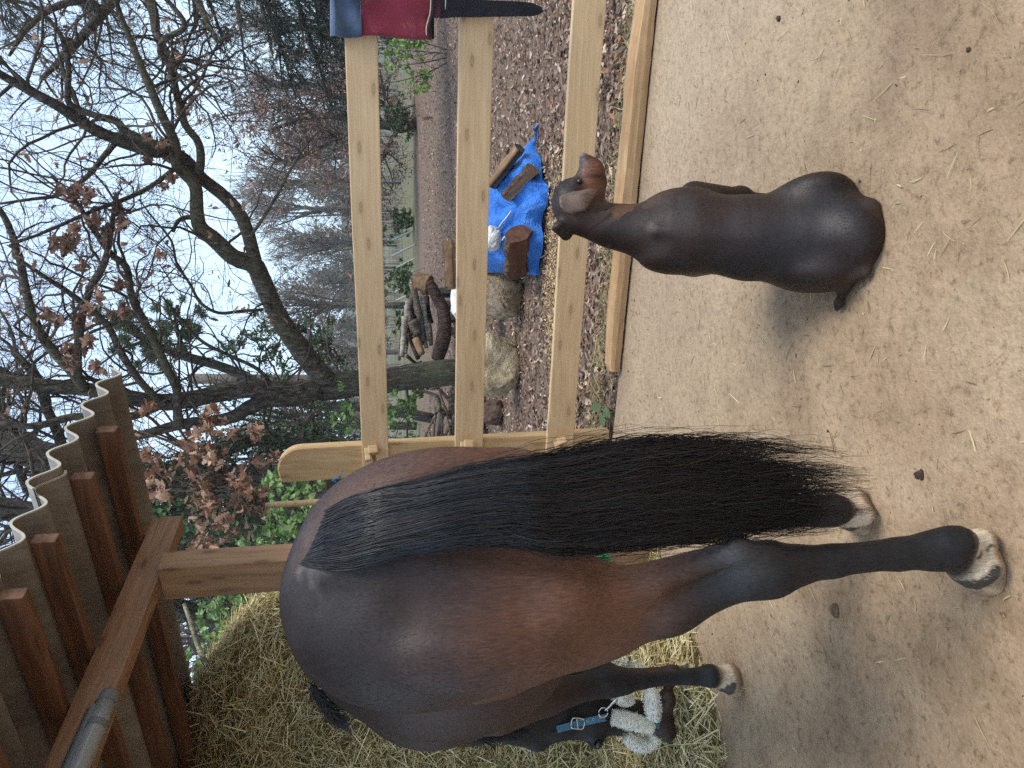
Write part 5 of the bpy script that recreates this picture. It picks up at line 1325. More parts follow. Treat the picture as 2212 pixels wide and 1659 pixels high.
def tree(name, label, limbs, levels, barkm, seed, leaf=None, group=None, cat='tree', twigm=None, sides=10, rough=.05):
    g_ = np.random.default_rng(seed); root = thing(name, label, cat, tuple(limbs[0][0][0]), group=group)
    vf = []
    for k, (P, R) in enumerate(limbs):
        V, F, _, _ = tube_path(P, R, sides, rough, seed+k, 4); vf.append((V, F))
    V, F = merge(*vf); hang(obj('trunk', V, F, barkm, None, True), root)
    Ps, Rs = smooth_limbs(limbs, seed=seed); VV, FF, n0 = [], [], 0; tips = None
    for (n, ln, rm, K, kw) in levels:
        P, R = sprout(Ps, Rs, n, ln, rm, K, g_, **kw); V, F = tubes(P, R, 5 if rm > .012 else 3); VV.append(V); FF.append(F+n0); n0 += len(V); Ps, Rs = P, R; tips = P
    if VV: hang(obj('crown', np.concatenate(VV), np.concatenate(FF), twigm or m_twig, None, True), root)
    if leaf and tips is not None:
        n, size, cols, wd, sel = leaf
        i = g_.integers(0, len(tips), n) if sel is None else sel(tips, n, g_)
        a = g_.integers(1, tips.shape[1], n); P = tips[i, a]+g_.normal(0, size[1]*.5, (n, 3))
        V, F, T = leaves(P, norm(g_.normal(size=(n, 3))+np.array([0, -.5, .3])), g_, size, cols, widths=wd); hang(obj('leaves', V, F, m_leafb if cols is not GREEN else m_green, None, False, T), root)
    return root
BROWN = [(.36, .20, .125), (.44, .27, .17), (.26, .13, .08), (.52, .35, .24), (.20, .10, .065)]
DARKBR = [(.24, .13, .09), (.32, .19, .13), (.17, .09, .065), (.40, .26, .18)]
GREEN = [(.10, .20, .04), (.17, .30, .06), (.07, .14, .035), (.24, .36, .09), (.05, .10, .03)]
IVY2 = [(.06, .11, .045), (.085, .15, .06), (.11, .18, .075), (.05, .09, .04)]
IVY = [(.030, .065, .022), (.045, .095, .030), (.06, .12, .04), (.025, .05, .02)]
def mixw(*a): return a
OY = 10.8
oak_limbs = [
 limb([(1030, 796, 10.8), (985, 803, 10.8), (900, 812, 10.8), (835, 822, 10.8), (764, 829, 10.8), (706, 836, 10.8), (660, 838, 10.8)], [.235, .20, .185, .185, .19, .195, .14]),
 limb([(716, 832), (690, 806), (655, 762), (622, 716), (592, 665), (566, 606), (548, 572), (505, 556), (466, 520), (433, 491), (425, 455), (421, 400), (382, 356), (378, 309), (349, 247), (309, 153), (269, 55), (240, -30)], [.155, .15, .13, .125, .12, .10, .085, .075, .06, .05, .035, .02], (10.8, 8.2)),
 limb([(556, 590), (547, 546), (524, 473), (487, 426), (437, 386), (400, 346), (364, 327), (327, 327), (255, 302), (204, 280), (164, 255), (120, 226), (65, 196), (0, 160), (-60, 120)], [.085, .08, .078, .075, .07, .06, .05, .03], (9.9, 8.0)),
 limb([(421, 400), (433, 356), (429, 309), (400, 269), (386, 218), (364, 138), (346, 113), (356, 84), (393, 65), (396, 44), (367, 7), (340, -20)], [.05, .045, .04, .035, .03, .02], (9.2, 8.4)),
 limb([(350, 325), (338, 313), (276, 287), (251, 262), (211, 251), (156, 229), (146, 204), (148, 146), (135, 84), (109, 47), (65, 4)], [.05, .045, .035, .028, .018], (8.9, 8.0)),
 limb([(540, 512), (567, 473), (600, 418), (633, 357), (662, 313), (690, 280), (700, 250)], [.022, .018, .012, .006], (9.6, 9.2)),
 limb([(706, 838), (673, 840), (610, 842), (546, 840), (473, 850), (400, 865), (346, 869), (255, 854), (182, 840), (91, 832), (0, 821), (-60, 815)], [.13, .115, .115, .11, .10, .09, .08, .06], (10.8, 9.4)),
 limb([(690, 845), (637, 860), (582, 863), (538, 880), (509, 898), (470, 908), (400, 915), (327, 934), (273, 952), (225, 985)], [.12, .11, .10, .085, .07, .05, .03], (10.7, 10.0)),
 limb([(388, 925), (382, 876), (382, 840), (364, 803), (335, 741), (302, 676), (284, 640), (273, 578), (240, 549), (205, 500), (160, 430), (110, 380)], [.06, .055, .05, .045, .04, .03, .015], (10.2, 8.6)),
 limb([(182, 840), (167, 803), (175, 694), (196, 621), (226, 567), (240, 500), (250, 420)], [.055, .05, .04, .035, .02], (9.6, 8.6)),
 limb([(182, 838), (156, 803), (98, 738), (69, 676), (55, 621), (40, 549), (10, 470), (-30, 420)], [.06, .055, .045, .035, .025], (9.6, 8.4)),
 limb([(566, 669), (520, 672), (473, 676), (433, 654), (411, 614), (382, 570), (370, 520), (330, 470), (300, 430)], [.022, .02, .018, .014, .008], (10.2, 9.0)),
 limb([(360, 870), (300, 895), (240, 905), (160, 900), (80, 920), (0, 915)], [.05, .05, .045, .04, .03], (9.9, 9.0)),
 limb([(433, 470), (400, 470), (383, 480), (374, 500)], [.03, .028, .02], (9.5, 9.3)),
 limb([(600, 850), (560, 800), (500, 770), (440, 740), (400, 700), (350, 640)], [.03, .026, .02, .012], (10.6, 9.8)),
 limb([(346, 869), (300, 820), (260, 760), (230, 700), (160, 640), (100, 600), (40, 560)], [.045, .04, .03, .02], (9.9, 8.6)),
 limb([(270, 290), (230, 330), (190, 380), (130, 420), (70, 430), (0, 440)], [.032, .028, .02, .012], (8.9, 8.2)),
 limb([(400, 346), (330, 400), (270, 430), (190, 460), (100, 500), (20, 530)], [.03, .026, .02, .012], (9.2, 8.2)),
]
tree('oak_tree', 'large bare mossy oak with a thick limb sweeping right across the sky above the fence', oak_limbs, [
  (120, (1.0, 2.1), .020, 11, dict(wander=.26, up=.05, spread=.8, ratio=.5, rmin=.007)),
  (620, (.5, 1.15), .010, 9, dict(wander=.30, up=.06, spread=.9, ratio=.5, rmin=.0045)),
  (2200, (.22, .60), .0045, 7, dict(wander=.34, up=.10, spread=.9, ratio=.6, rmin=.0021)),
  (3600, (.08, .22), .0025, 4, dict(wander=.35, up=.1, spread=1, ratio=.7, rmin=.0014))], m_oak, 3,
  leaf=(340, (.07, .13), DARKBR, OAKW, None), rough=.06, sides=12)
# clusters of dead leaves that still hang in the oak
def leaf_spray(name, label, spots, n, size, cols, seed, y, stems=True, wd=OAKW, mat=None, cat='branch', spread=(18, 22), rs=.006, cluster=16, group=None):
    """leafy sprays: a twig skeleton with leaves at its ends"""
    g_ = np.random.default_rng(seed); root = thing(name, label, cat, tuple(on_y(spots[0][0], spots[0][1], y)), group=group); PP, AX = [], []
    for (X, Y, sx, sy, w_) in spots:
        m = int(n*w_); c = g_.normal(size=(max(m//cluster, 1), 3)); k = g_.integers(0, len(c), m)
        Q = pix(X+c[k, 0]*sx+g_.normal(0, sx*.16, m), Y+c[k, 1]*sy+g_.normal(0, sy*.16, m), y+c[k, 2]*.35+g_.normal(0, .06, m)); PP.append(Q)
        C_ = pix(X+c[:, 0]*sx, Y+c[:, 1]*sy, y+c[:, 2]*.35); A_ = pix(np.full(len(c), X+sx*.5)+c[:, 0]*sx*.3, np.full(len(c), Y)+c[:, 1]*sy*.2, np.full(len(c), float(y)))
        t = np.linspace(0, 1, 6)[None, :, None]; AX.append(A_[:, None]*(1-t)+C_[:, None]*t+g_.normal(0, .03, (len(c), 6, 3))*np.sin(t*pi))
    P = np.concatenate(PP); V, F, T = leaves(P, norm(g_.normal(size=(len(P), 3))+np.array([0, -.6, .3])), g_, size, cols, widths=wd, curl=.45)
    hang(obj('leaves', V, F, mat or m_leafb, None, False, T), root)
    V, F = tubes(np.concatenate(AX), np.array([[rs, rs*.85, rs*.7, rs*.6, rs*.45, rs*.3]]), 4); hang(obj('stems', V, F, m_twig, None, True), root)
    return root
leaf_spray('leafy_branch', 'brown leaved oak branch high in the crown above the big sweeping limb', [(150, 500, 26, 50, .30), (215, 520, 30, 60, .22), (150, 425, 26, 30, .18), (345, 560, 9, 9, .05), (270, 470, 22, 26, .12), (225, 430, 26, 22, .10)], 330, (.09, .15), DARKBR, 71, 8.4)
leaf_spray('leafy_branch', 'small cluster of brown leaves where two oak limbs cross', [(345, 320, 14, 18, .5), (350, 385, 14, 14, .3), (320, 345, 10, 12, .2), (400, 250, 8, 8, .08), (390, 120, 8, 8, .08)], 130, (.09, .15), DARKBR, 72, 8.9)
leaf_spray('leafy_branch', 'brown leaved branch hanging left of the upright oak limb', [(180, 720, 30, 50, .35), (195, 800, 16, 16, .2), (120, 690, 26, 36, .25), (230, 650, 20, 26, .2)], 240, (.09, .15), DARKBR, 73, 8.8)
# young oak beside the shelter, brown leaves kept
leaf_spray('young_oak', 'young oak with large pale brown leaves between the shelter roof and the fence post', [(455, 905, 26, 20, .07), (430, 960, 24, 20, .07), (300, 970, 26, 34, .09), (330, 1060, 30, 34, .10), (280, 1040, 24, 30, .08), (445, 1060, 36, 44, .18), (480, 1000, 34, 28, .07), (530, 915, 24, 20, .04), (470, 1120, 38, 26, .12), (430, 1175, 28, 14, .08), (540, 1100, 34, 30, .08), (560, 990, 24, 24, .04)], 820, (.07, .12), BROWN, 74, 6.3, cat='tree', cluster=6, rs=.005)
yo = [limb([(760, 1120, 6.4), (640, 1110, 6.4), (560, 1080, 6.4), (500, 1040, 6.3), (440, 1000, 6.3), (380, 960, 6.2), (300, 930, 6.2)], [.02, .018, .014, .008]), limb([(560, 1080, 6.4), (480, 1110, 6.3), (420, 1160, 6.3), (370, 1190, 6.2)], [.014, .01, .006]), limb([(500, 1040, 6.3), (420, 1060, 6.2), (330, 1050, 6.2), (270, 1010, 6.2)], [.012, .009, .005])]
yo = [(p, r) for p, r in yo]
tree('oak_sapling', 'thin bare stem and side twigs of the young brown leaved oak', yo, [(40, (.3, .8), .007, 7, dict(wander=.3, rmin=.003)), (150, (.12, .35), .003, 5, dict(wander=.3, rmin=.0018))], m_oak, 75, cat='sapling')
# trunks behind the horse, wrapped in ivy
m_grey = bark_mat('grey_bark', (.06, .052, .045), (.16, .145, .125), (.32, .29, .25), moss=(.07, .08, .035), bump=1)
def backtree(pts, r, y, label, seed, n1=60, ivy=None, name='tall_tree', extra=()):
    L_ = [limb(pts, r, (y, y-1.0))]+[limb(p_, r_, (y-.6, y-1.2)) for p_, r_ in extra]
    t = tree(name, label, L_, [(n1, (1.2, 2.6), .03, 9, dict(wander=.24, up=.12, spread=.8, t0=.25)), (n1*5, (.5, 1.2), .009, 7, dict(wander=.3, rmin=.004)), (n1*14, (.2, .55), .004, 5, dict(wander=.3, rmin=.0022))], m_grey, seed, sides=12)
    if ivy:
        n, cols = ivy; g_ = np.random.default_rng(seed); P, R, _ = resample(*L_[0], 60); i = g_.integers(0, 42, n); an = g_.uniform(0, 6.28, n)
        off = np.stack([np.cos(an), np.sin(an), g_.normal(0, .4, n)], 1)*(R[i]+g_.exponential(.09, n)+.02)[:, None]
        V, F, T = leaves(P[i]+off, norm(off+g_.normal(0, .05, (n, 3))), g_, (.05, .09), cols, widths=np.array([.1, .8, .9, .6, .1]), aspect=.9); hang(obj('ivy_leaves', V, F, m_green, None, False, T), t)
    return t
backtree([(960, 1050), (800, 1047), (640, 1045), (500, 1040), (400, 1042), (300, 1030), (150, 1000), (0, 960), (-120, 930)], [.30, .28, .27, .26, .22, .15], 12.5, 'thick grey trunk behind the brown oak leaves left of the fence post', 81)
backtree([(960, 1000), (800, 975), (700, 960), (600, 950), (540, 948), (450, 985), (360, 1030), (250, 1070), (120, 1100), (-50, 1120)], [.16, .14, .13, .12, .10, .06], 11.8, 'leaning ivy clad trunk just left of the big oak', 82, 40, (1500, IVY))
backtree([(960, 1150), (800, 1140), (650, 1130), (500, 1125), (380, 1120), (250, 1110), (100, 1110), (-60, 1080)], [.20, .18, .16, .14, .1], 10.5, 'ivy covered trunk between the brown leaves and the shelter post', 83, 30, (2600, [(.05, .11, .035), (.075, .16, .05), (.10, .19, .06)]))
backtree([(960, 1330), (800, 1325), (600, 1320), (450, 1330), (330, 1300), (150, 1290), (0, 1290)], [.22, .2, .16, .12], 13.5, 'trunk seen through the gap left of the shelter post', 85, 40, (800, IVY))
backtree([(940, 905), (800, 880), (650, 870), (500, 800), (400, 770), (330, 742), (270, 710), (200, 690)], [.12, .11, .10, .07, .05], 17, 'slender pine with tufted needles behind the big oak', 86, 26, None, 'pine_tree', extra=[([(400, 770), (380, 700), (383, 660)], [.05, .03])])
# ivy and evergreen growth behind the oak trunk
g_ = np.random.default_rng(90)
leaf_spray('ivy_tree', 'dark green ivy laden tree behind the fork of the big oak', [(690, 745, 36, 40, .22), (640, 720, 40, 30, .1), (560, 770, 50, 26, .12), (600, 900, 70, 40, .20), (700, 930, 50, 30, .16), (560, 740, 60, 34, .10), (480, 760, 50, 26, .06), (740, 870, 20, 60, .08)], 3600, (.05, .10), IVY2, 91, 15.5, wd=np.array([.1, .8, .9, .6, .1]), mat=m_green, cat='tree', cluster=40, rs=.02)
PINE = [(.085, .13, .055), (.12, .17, .075), (.06, .095, .045)]
leaf_spray('far_pine', 'soft green needle clumps of the pine behind the oak', [(265, 690, 22, 22, .25), (300, 730, 26, 26, .2), (370, 690, 22, 22, .2), (400, 720, 24, 24, .2), (340, 760, 24, 20, .15)], 5200, (.10, .18), PINE, 92, 16.2, wd=np.array([.16, .22, .10]), mat=m_green, cat='tree', cluster=60, rs=.012)
# bramble and honeysuckle behind the horse and left of the post
BR = [(.14, .25, .065), (.20, .32, .09), (.10, .18, .05), (.26, .36, .14)]
BW = np.array([.08, .75, .95, .7, .1])
leaf_spray('bramble', 'bright green bramble leaves right above the back of the horse', [(640, 1100, 26, 30, .3), (585, 1130, 22, 30, .2), (670, 1040, 22, 22, .25), (600, 1040, 20, 24, .15), (560, 1170, 22, 14, .1)], 620, (.04, .075), BR, 93, 5.6, wd=BW, mat=m_green, cat='bush', cluster=10, rs=.003)
leaf_spray('bramble', 'green leafy bush between the shelter post and the hay', [(470, 1330, 30, 34, .3), (430, 1400, 20, 30, .15), (520, 1300, 26, 20, .3), (400, 1500, 14, 40, .12), (560, 1290, 16, 10, .13)], 1100, (.035, .07), BR, 94, 6.8, wd=BW, mat=m_green, cat='bush', cluster=14, rs=.003)
leaf_spray('bramble', 'pale green shoots at the left of the oak trunk beyond the top rail', [(880, 880, 16, 24, .35), (830, 900, 26, 22, .35), (740, 900, 18, 24, .3)], 560, (.05, .09), BR, 95, 9.6, wd=BW, mat=m_green, cat='bush', cluster=10, rs=.004)
g_ = np.random.default_rng(96)
leaf_spray('evergreen_bush', 'dark evergreen scrub filling the gap behind the ivy covered trunks', [(560, 1150, 90, 60, .3), (500, 1060, 80, 60, .2), (650, 1000, 60, 60, .2), (460, 1300, 90, 50, .3)], 700, (.05, .09), IVY2, 96, 14.5, wd=BW, mat=m_green, cat='bush', cluster=60, rs=.01)
# sapling by the rug with bright leaves
leaf_spray('leafy_sapling', 'slender sapling with bright green leaves near the hanging rug', [(868, 118, 22, 20, .4), (905, 170, 16, 18, .3), (895, 90, 18, 14, .3)], 380, (.07, .12), [(.16, .27, .05), (.22, .35, .07), (.11, .19, .04)], 97, 11.5, wd=np.array([.1, .55, .6, .3, .05]), mat=m_green, cat='sapling', cluster=8, rs=.006)
st = [limb([(965, 118+a_*.3, 11.5+e_), (935, 118+a_*.6, 11.5+e_), (900-e_*20, 118+a_*.9, 11.5+e_), (855-e_*30, 118+a_*1.1, 11.5+e_)], [.012, .010, .004]) for a_, e_ in ((-34, .3), (-8, -.4), (22, .1), (56, .5))]
tree('sapling_stems', 'four thin upright stems under the bright green sapling leaves', st, [(30, (.2, .6), .006, 6, dict(wander=.3, rmin=.003))], m_grey, 98, cat='sapling')
for (X, Y, y, lb, sd) in ((868, 262, 22, 'round green shrub at the foot of the small brown oak in the field', 101), (872, 600, 18, 'dark green shrub behind the woodpile', 102), (880, 690, 16, 'grassy green shrub beside the trunk of the oak', 103), (860, 480, 26, 'low green bush among the leaning stakes', 104), (845, 60, 20, 'tall green grass and scrub behind the hanging rug', 105), (900, 830, 13, 'dark green scrub at the left foot of the oak', 106)):
    leaf_spray('shrub', lb, [(X, Y, 14, 18, 1)], 650, (.05*y/14, .09*y/14), [(.07, .11, .035), (.10, .15, .045), (.05, .08, .028)], sd, y, wd=BW, mat=m_green, cat='shrub', cluster=14, rs=.008)
# small oak in the field
fo = [limb([(898, 268), (880, 274), (860, 278), (838, 272), (800, 268), (760, 258), (700, 250), (640, 262), (580, 282)], [.16, .14, .13, .12, .10, .08, .05], (23, 23)), limb([(800, 268), (750, 290), (690, 320), (640, 340), (590, 350)], [.08, .06, .04], (23, 22.5)), limb([(830, 272), (790, 220), (720, 190), (640, 180), (560, 190)], [.08, .06, .04], (23, 23)), limb([(860, 278), (830, 330), (790, 380), (760, 410)], [.07, .05, .03], (23, 22.8)), limb([(700, 250), (620, 230), (540, 240), (490, 250)], [.05, .04, .03], (23, 23)), limb([(840, 272), (830, 200), (820, 150)], [.07, .05, .03], (23, 23))]
tree('field_oak', 'small oak covered in russet leaves standing in the field beyond the top rail', fo, [(110, (.8, 2.0), .03, 8, dict(wander=.26, up=.1)), (700, (.4, 1.0), .010, 6, dict(wander=.3, rmin=.006)), (1800, (.2, .5), .006, 4, dict(wander=.3, rmin=.004))], m_grey, 110, leaf=(9000, (.09, .17), [(.27, .155, .12), (.36, .235, .18), (.20, .105, .08), (.46, .33, .26)], OAKW[::2], None))
# bare field trees in a row, each grown on its own
def bare(X0, Xt, Y, y, label, seed, spread=60, dens=1.0, mat=None, r=.16, leaf=None):
    g_ = np.random.default_rng(seed); nb = 7; L_ = [limb([(X0, Y, y), ((X0+Xt)/2, Y+g_.normal()*6, y), (Xt+10, Y+g_.normal()*12, y)], [r, r*.7, r*.2])]
    for k in range(nb):
        t = g_.uniform(.2, .7); s = g_.uniform(-1, 1)*spread; Xa = X0+(Xt-X0)*t; L_.append(limb([(Xa, Y, y), (Xa+(Xt-Xa)*.4, Y+s*.5, y), (Xt+abs(s)*.5, Y+s, y)], [r*.5, r*.3, r*.1]))
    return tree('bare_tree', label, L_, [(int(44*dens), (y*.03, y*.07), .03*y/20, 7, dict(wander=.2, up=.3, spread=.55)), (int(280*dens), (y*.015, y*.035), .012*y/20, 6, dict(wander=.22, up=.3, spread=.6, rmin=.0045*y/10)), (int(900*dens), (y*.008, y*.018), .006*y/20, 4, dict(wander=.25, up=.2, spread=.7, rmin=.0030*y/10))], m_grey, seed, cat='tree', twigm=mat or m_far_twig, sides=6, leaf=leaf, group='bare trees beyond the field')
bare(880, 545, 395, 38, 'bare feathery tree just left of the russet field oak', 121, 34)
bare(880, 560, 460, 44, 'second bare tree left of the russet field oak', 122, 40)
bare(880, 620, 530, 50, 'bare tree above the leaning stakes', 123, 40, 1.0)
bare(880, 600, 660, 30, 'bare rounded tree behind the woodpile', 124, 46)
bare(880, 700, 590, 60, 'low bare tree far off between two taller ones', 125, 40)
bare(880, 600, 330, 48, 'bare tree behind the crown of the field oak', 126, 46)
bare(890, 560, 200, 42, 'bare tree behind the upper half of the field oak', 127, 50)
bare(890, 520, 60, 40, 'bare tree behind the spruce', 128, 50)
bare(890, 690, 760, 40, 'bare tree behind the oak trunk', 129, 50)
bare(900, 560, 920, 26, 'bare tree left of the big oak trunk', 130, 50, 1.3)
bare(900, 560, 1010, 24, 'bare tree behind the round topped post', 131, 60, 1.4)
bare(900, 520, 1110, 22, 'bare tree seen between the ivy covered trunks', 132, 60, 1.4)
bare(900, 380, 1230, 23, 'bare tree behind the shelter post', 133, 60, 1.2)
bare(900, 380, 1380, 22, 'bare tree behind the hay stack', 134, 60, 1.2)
# tall neighbouring oaks whose crowns reach over the roof
no = [limb([(950, 1240, 14), (700, 1230, 14), (400, 1180, 13.6), (200, 1090, 13), (120, 1010, 12.6), (60, 960, 12.3), (-20, 900, 12)], [.26, .22, .18, .14, .1]), limb([(200, 1090), (130, 1100), (60, 1110), (0, 1090), (-60, 1060)], [.12, .11, .09], (13, 12)), limb([(130, 1010), (130, 950), (100, 880), (80, 820), (30, 760)], [.09, .07, .05], (12.6, 11.5)), limb([(60, 1060), (40, 1010), (25, 940), (0, 880)], [.07, .05, .03], (12.2, 11.8))]
tree('neighbour_oak', 'mossy oak whose limbs rise behind the corrugated roof', no, [(90, (1.0, 2.3), .026, 10, dict(wander=.26, up=.05, t0=.4)), (330, (.5, 1.2), .008, 8, dict(wander=.3, rmin=.004)), (1200, (.25, .6), .004, 6, dict(wander=.32, rmin=.0022))], m_oak, 140, leaf=(160, (.08, .13), BROWN, OAKW, None))
uo = [limb([(950, 560, 19), (860, 565, 19), (700, 500, 18.6), (500, 420, 18), (250, 380, 17.5), (0, 300, 17)], [.001, .001, .02, .06, .08])]
# a second oak standing outside the frame on the right, its crown reaching in
ro = [limb([(960, -260, 13), (700, -240, 13), (450, -160, 12.6), (300, -60, 12), (220, 30, 11.6), (150, 110, 11), (90, 170, 10.6)], [.26, .24, .18, .10, .07, .05, .03]), limb([(300, -60), (330, 20), (340, 80), (370, 130), (375, 200)], [.09, .07, .05, .03], (12, 11)), limb([(450, -160), (420, -40), (440, 30), (470, 90)], [.09, .06, .03], (12.5, 11.5)), limb([(220, 30), (180, 0), (110, 20), (60, 60), (20, 120)], [.06, .05, .04, .02], (11.6, 10.6))]
tree('side_oak', 'oak standing outside the right edge with crooked boughs reaching into the sky corner', ro, [(70, (.9, 2.0), .022, 10, dict(wander=.3, up=.0, t0=.45)), (320, (.45, 1.1), .008, 8, dict(wander=.32, rmin=.004)), (1300, (.2, .55), .004, 6, dict(wander=.34, rmin=.0022))], m_oak, 141, leaf=(150, (.08, .13), DARKBR, OAKW, None))
# spruce on the right: drooping blue green sprays
def spruce(name, label, boughs, n, y, seed, needle=(.05, .09)):
    g_ = np.random.default_rng(seed); L_ = [limb([(960, -150, y), (500, -150, y), (0, -150, y), (-200, -150, y)], [.25, .2, .1])]
    for (pts, r) in boughs: L_.append(limb(pts, r, (y, y-.5)))
    t = tree(name, label, L_, [], m_grey, seed, sides=7)
    Ps, Rs = smooth_limbs(L_[1:], 20, .02, seed)
    P, R = sprout(Ps, Rs, len(boughs)*42, (.35, .95), .008, 7, g_, t0=.15, spread=.5, up=-.25, wander=.15); P2, R2 = sprout(P, R, len(boughs)*190, (.12, .34), .004, 4, g_, t0=.1, spread=.6, up=-.12, wander=.15)
    V, F = tubes(P, R, 3); V2, F2 = tubes(P2, R2, 3); hang(obj('branchlets', np.concatenate([V, V2]), np.concatenate([F, F2+len(V)]), m_twig, None, True), t)
    i = g_.integers(0, len(P2), n); a = g_.random(n)*(P2.shape[1]-1.001); k = a.astype(int); f_ = (a-k)[:, None]; Q = P2[i, k]*(1-f_)+P2[i, k+1]*f_; T_ = norm(P2[i, k+1]-P2[i, k])
    d = norm(T_*.8+norm(g_.normal(size=(n, 3)))*.8); L2 = g_.uniform(*needle, n)[:, None]*.55
    W_ = np.full((n, 1), .0075)*np.array([[1, .8, .2]]); V, F = strips(np.stack([Q, Q+d*L2*.5, Q+d*L2], 1), W_, np.cross(d, g_.normal(size=(n, 3))))
    c = np.array([(.032, .062, .050), (.048, .085, .070), (.022, .042, .035)])[g_.integers(0, 3, n)]; hang(obj('needles', V, F, m_green, None, False, np.repeat(c, 6, 0)), t)
bg_ = []
for (Xa, Ya, Xb, Yb) in ((640, -60, 720, 250), (600, -60, 610, 190), (690, -60, 700, 170), (560, -60, 590, 120), (520, -60, 530, 160), (450, -50, 490, 120), (680, -60, 740, 150), (720, -60, 745, 95), (430, -60, 420, 75), (650, -60, 660, 130), (570, -60, 640, 215), (750, -60, 800, 60), (700, -60, 690, 80), (620, -60, 700, 60)):
    bg_.append(([(Xa-60, -150), (Xa-20, Ya), ((Xa+Xb)/2-6, (Ya+Yb)/2), (Xb, Yb)], [.05, .04, .025, .008]))
spruce('spruce', 'blue green spruce whose drooping boughs enter from the right above the rug', bg_, 60000, 12.5, 150)
bg_ = []
for (Xa, Ya, Xb, Yb) in ((20, -60, 25, 60), (180, -60, 190, 85), (230, -60, 245, 150), (0, -60, 8, 50), (210, -60, 260, 60)):
    bg_.append(([(Xa-60, -150), (Xa-20, Ya), ((Xa+Xb)/2-6, (Ya+Yb)/2), (Xb, Yb)], [.05, .04, .025, .008]))
spruce('spruce', 'higher spruce sprays showing behind the oak twigs in the sky corner', bg_, 12000, 13.5, 151)
# far wood and undergrowth beyond the field: one mass of distant trees
def wood_mass(name, n, yr, Yr, hr, cols, seed, label, K=5, rad0=.02, leafn=0):
    g_ = np.random.default_rng(seed); y = g_.uniform(*yr, n); Y = g_.uniform(*Yr, n); x = on_y(860, 800, 1)[0]*0+((1659-Y)-829.5)/FPX*y
    b = np.stack([x, y, np.full(n, -.1)], 1); h_ = g_.uniform(*hr, n)
    st = b[:, None]+np.array([0, 0, 1.0])*np.linspace(.05, 1, 5)[None, :, None]*h_[:, None, None]+g_.normal(0, .03, (n, 5, 3))*h_[:, None, None]
    R = (h_*.012)[:, None]*np.linspace(1, .3, 5)[None]; V, F = tubes(st, R, 3)
    P, R1 = sprout(st, R, n*26, (hr[1]*.14, hr[1]*.32), rad0, K, g_, t0=.25, spread=.8, up=.35, wander=.22, rmin=rad0*.35); V1, F1 = tubes(P, R1, 3)
    P2, R2 = sprout(P, R1, n*90, (hr[1]*.05, hr[1]*.13), rad0*.5, 4, g_, t0=.1, spread=.8, up=.3, wander=.25, rmin=rad0*.28); V2, F2 = tubes(P2, R2, 3)
    V = np.concatenate([V, V1, V2]); F = np.concatenate([F, F1+len(st)*15, F2+len(st)*15+len(V1)])
    c = np.array(cols)[g_.integers(0, len(cols), n)]
    tag(obj(name, V, F, cols_m(seed, cols), smooth=True), kind='stuff', label=label)
    if leafn:
        i = g_.integers(0, len(P2), leafn); Q = P2[i, g_.integers(0, 4, leafn)]; s = hr[1]*.03
        V, F, T = leaves(Q+g_.normal(0, s, (leafn, 3)), norm(g_.normal(size=(leafn, 3))), g_, (s*.8, s*1.6), [(.10, .13, .065), (.16, .17, .10), (.22, .16, .12), (.13, .10, .075)], widths=np.array([.2, .9, .8, .2]), aspect=.9)
        tag(obj(name+'_foliage', V, F, m_leafb, tint=T), kind='stuff', label=label+' (foliage)')
def cols_m(seed, cols): return plain('wood_mass_%d' % seed, cols[0], .95, .05, .25, .2, 0)
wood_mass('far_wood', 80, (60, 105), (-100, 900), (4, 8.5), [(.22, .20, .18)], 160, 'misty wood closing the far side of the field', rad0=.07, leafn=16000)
wood_mass('field_scrub', 80, (44, 60), (-100, 900), (1.4, 3.2), [(.14, .115, .095)], 161, 'low scrub along the far edge of the field', rad0=.03, leafn=15000)
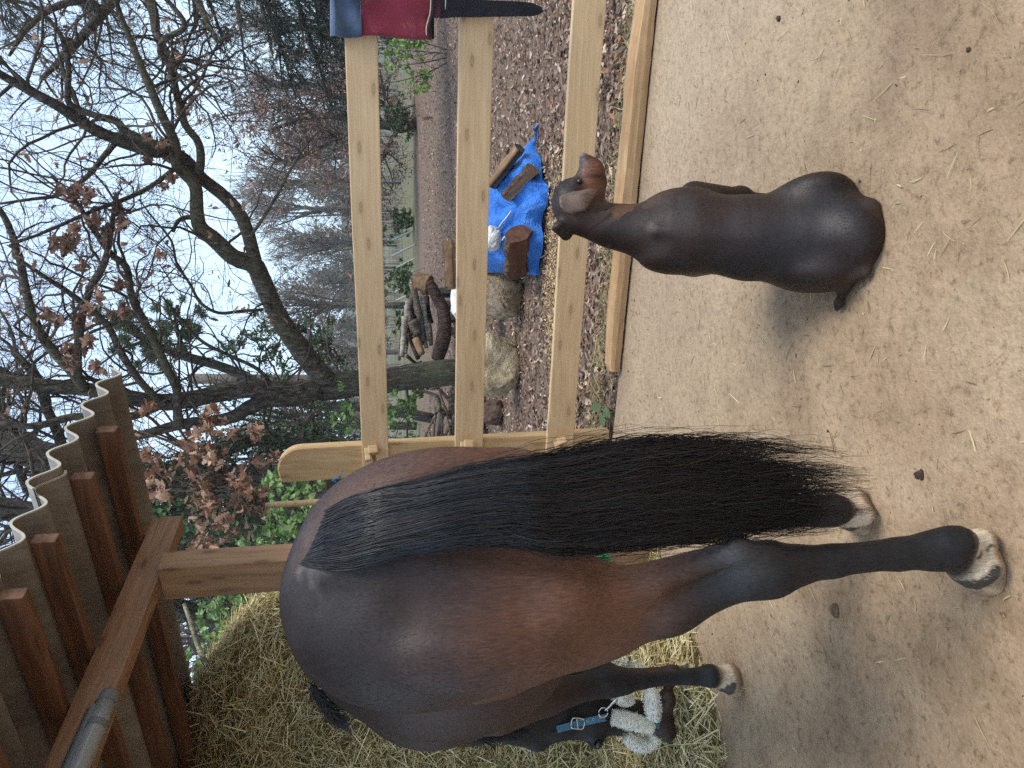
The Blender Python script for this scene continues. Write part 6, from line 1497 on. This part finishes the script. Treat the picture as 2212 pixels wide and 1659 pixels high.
wood_mass('wood_behind_shelter', 18, (17, 34), (1080, 1700), (4, 9), [(.085, .07, .058)], 162, 'bare wood behind the shelter and the hay', rad0=.02, leafn=4000)
# thin pale branch leaning over the hay
P, R = limb([(398, 1305), (412, 1345), (428, 1395), (448, 1440)], [.012, .014, .017], (4.9, 4.6))
V, F, _, _ = tube_path(P, R, 8, .06, 4); tag(obj('dead_branch', V, F, bark_mat('lichen_branch', (.18, .17, .09), (.34, .32, .22), (.45, .42, .33))), 'pale lichen covered branch leaning against the top of the hay', 'branch')
# three leaved plant at the foot of the fence post
g_ = np.random.default_rng(170); base = on_z(1322, 893, .0)
V, F, T = leaves(np.array([on_z(1288, 880, .04), on_z(1300, 905, .05), on_z(1310, 890, .03)]), norm(np.array([[0, -.5, 1.0]]*3)), g_, (.075, .085), [(.16, .24, .10)], widths=np.array([.1, .7, .95, .8, .45, .05]), curl=.15, aspect=.72)
pl = tag(thing('bramble_seedling', 'three leaved green seedling at the foot of the fence post', 'plant', tuple(base))); pl['label'] = 'three leaved green seedling at the foot of the fence post'; pl['category'] = 'plant'
hang(obj('leaves', V, F, m_green, None, False, T), pl); V, F = tubes(np.array([[base, on_z(1305, 892, .04)]]), np.full((1, 2), .0016), 4); hang(obj('stem', V, F, m_twig), pl)
# ================================================================== damp winter air
hz_m = bpy.data.materials.new('damp_air'); hz_m.use_nodes = True; nt = hz_m.node_tree
nt.nodes.remove(nt.nodes['Principled BSDF']); pv = nt.nodes.new('ShaderNodeVolumePrincipled')
pv.inputs['Color'].default_value = (.86, .91, 1, 1); pv.inputs['Density'].default_value = .0010; pv.inputs['Anisotropy'].default_value = .2
nt.links.new(pv.outputs[0], nt.nodes['Material Output'].inputs['Volume'])
V = [(x, y, z) for x in (-720, 720) for y in (-320, 1520) for z in (-2, 34)]
F = [(0, 1, 3, 2), (4, 6, 7, 5), (0, 4, 5, 1), (2, 3, 7, 6), (0, 2, 6, 4), (1, 5, 7, 3)]
tag(obj('haze', V, F, hz_m), 'thin damp haze that pales the far trees', kind='stuff')
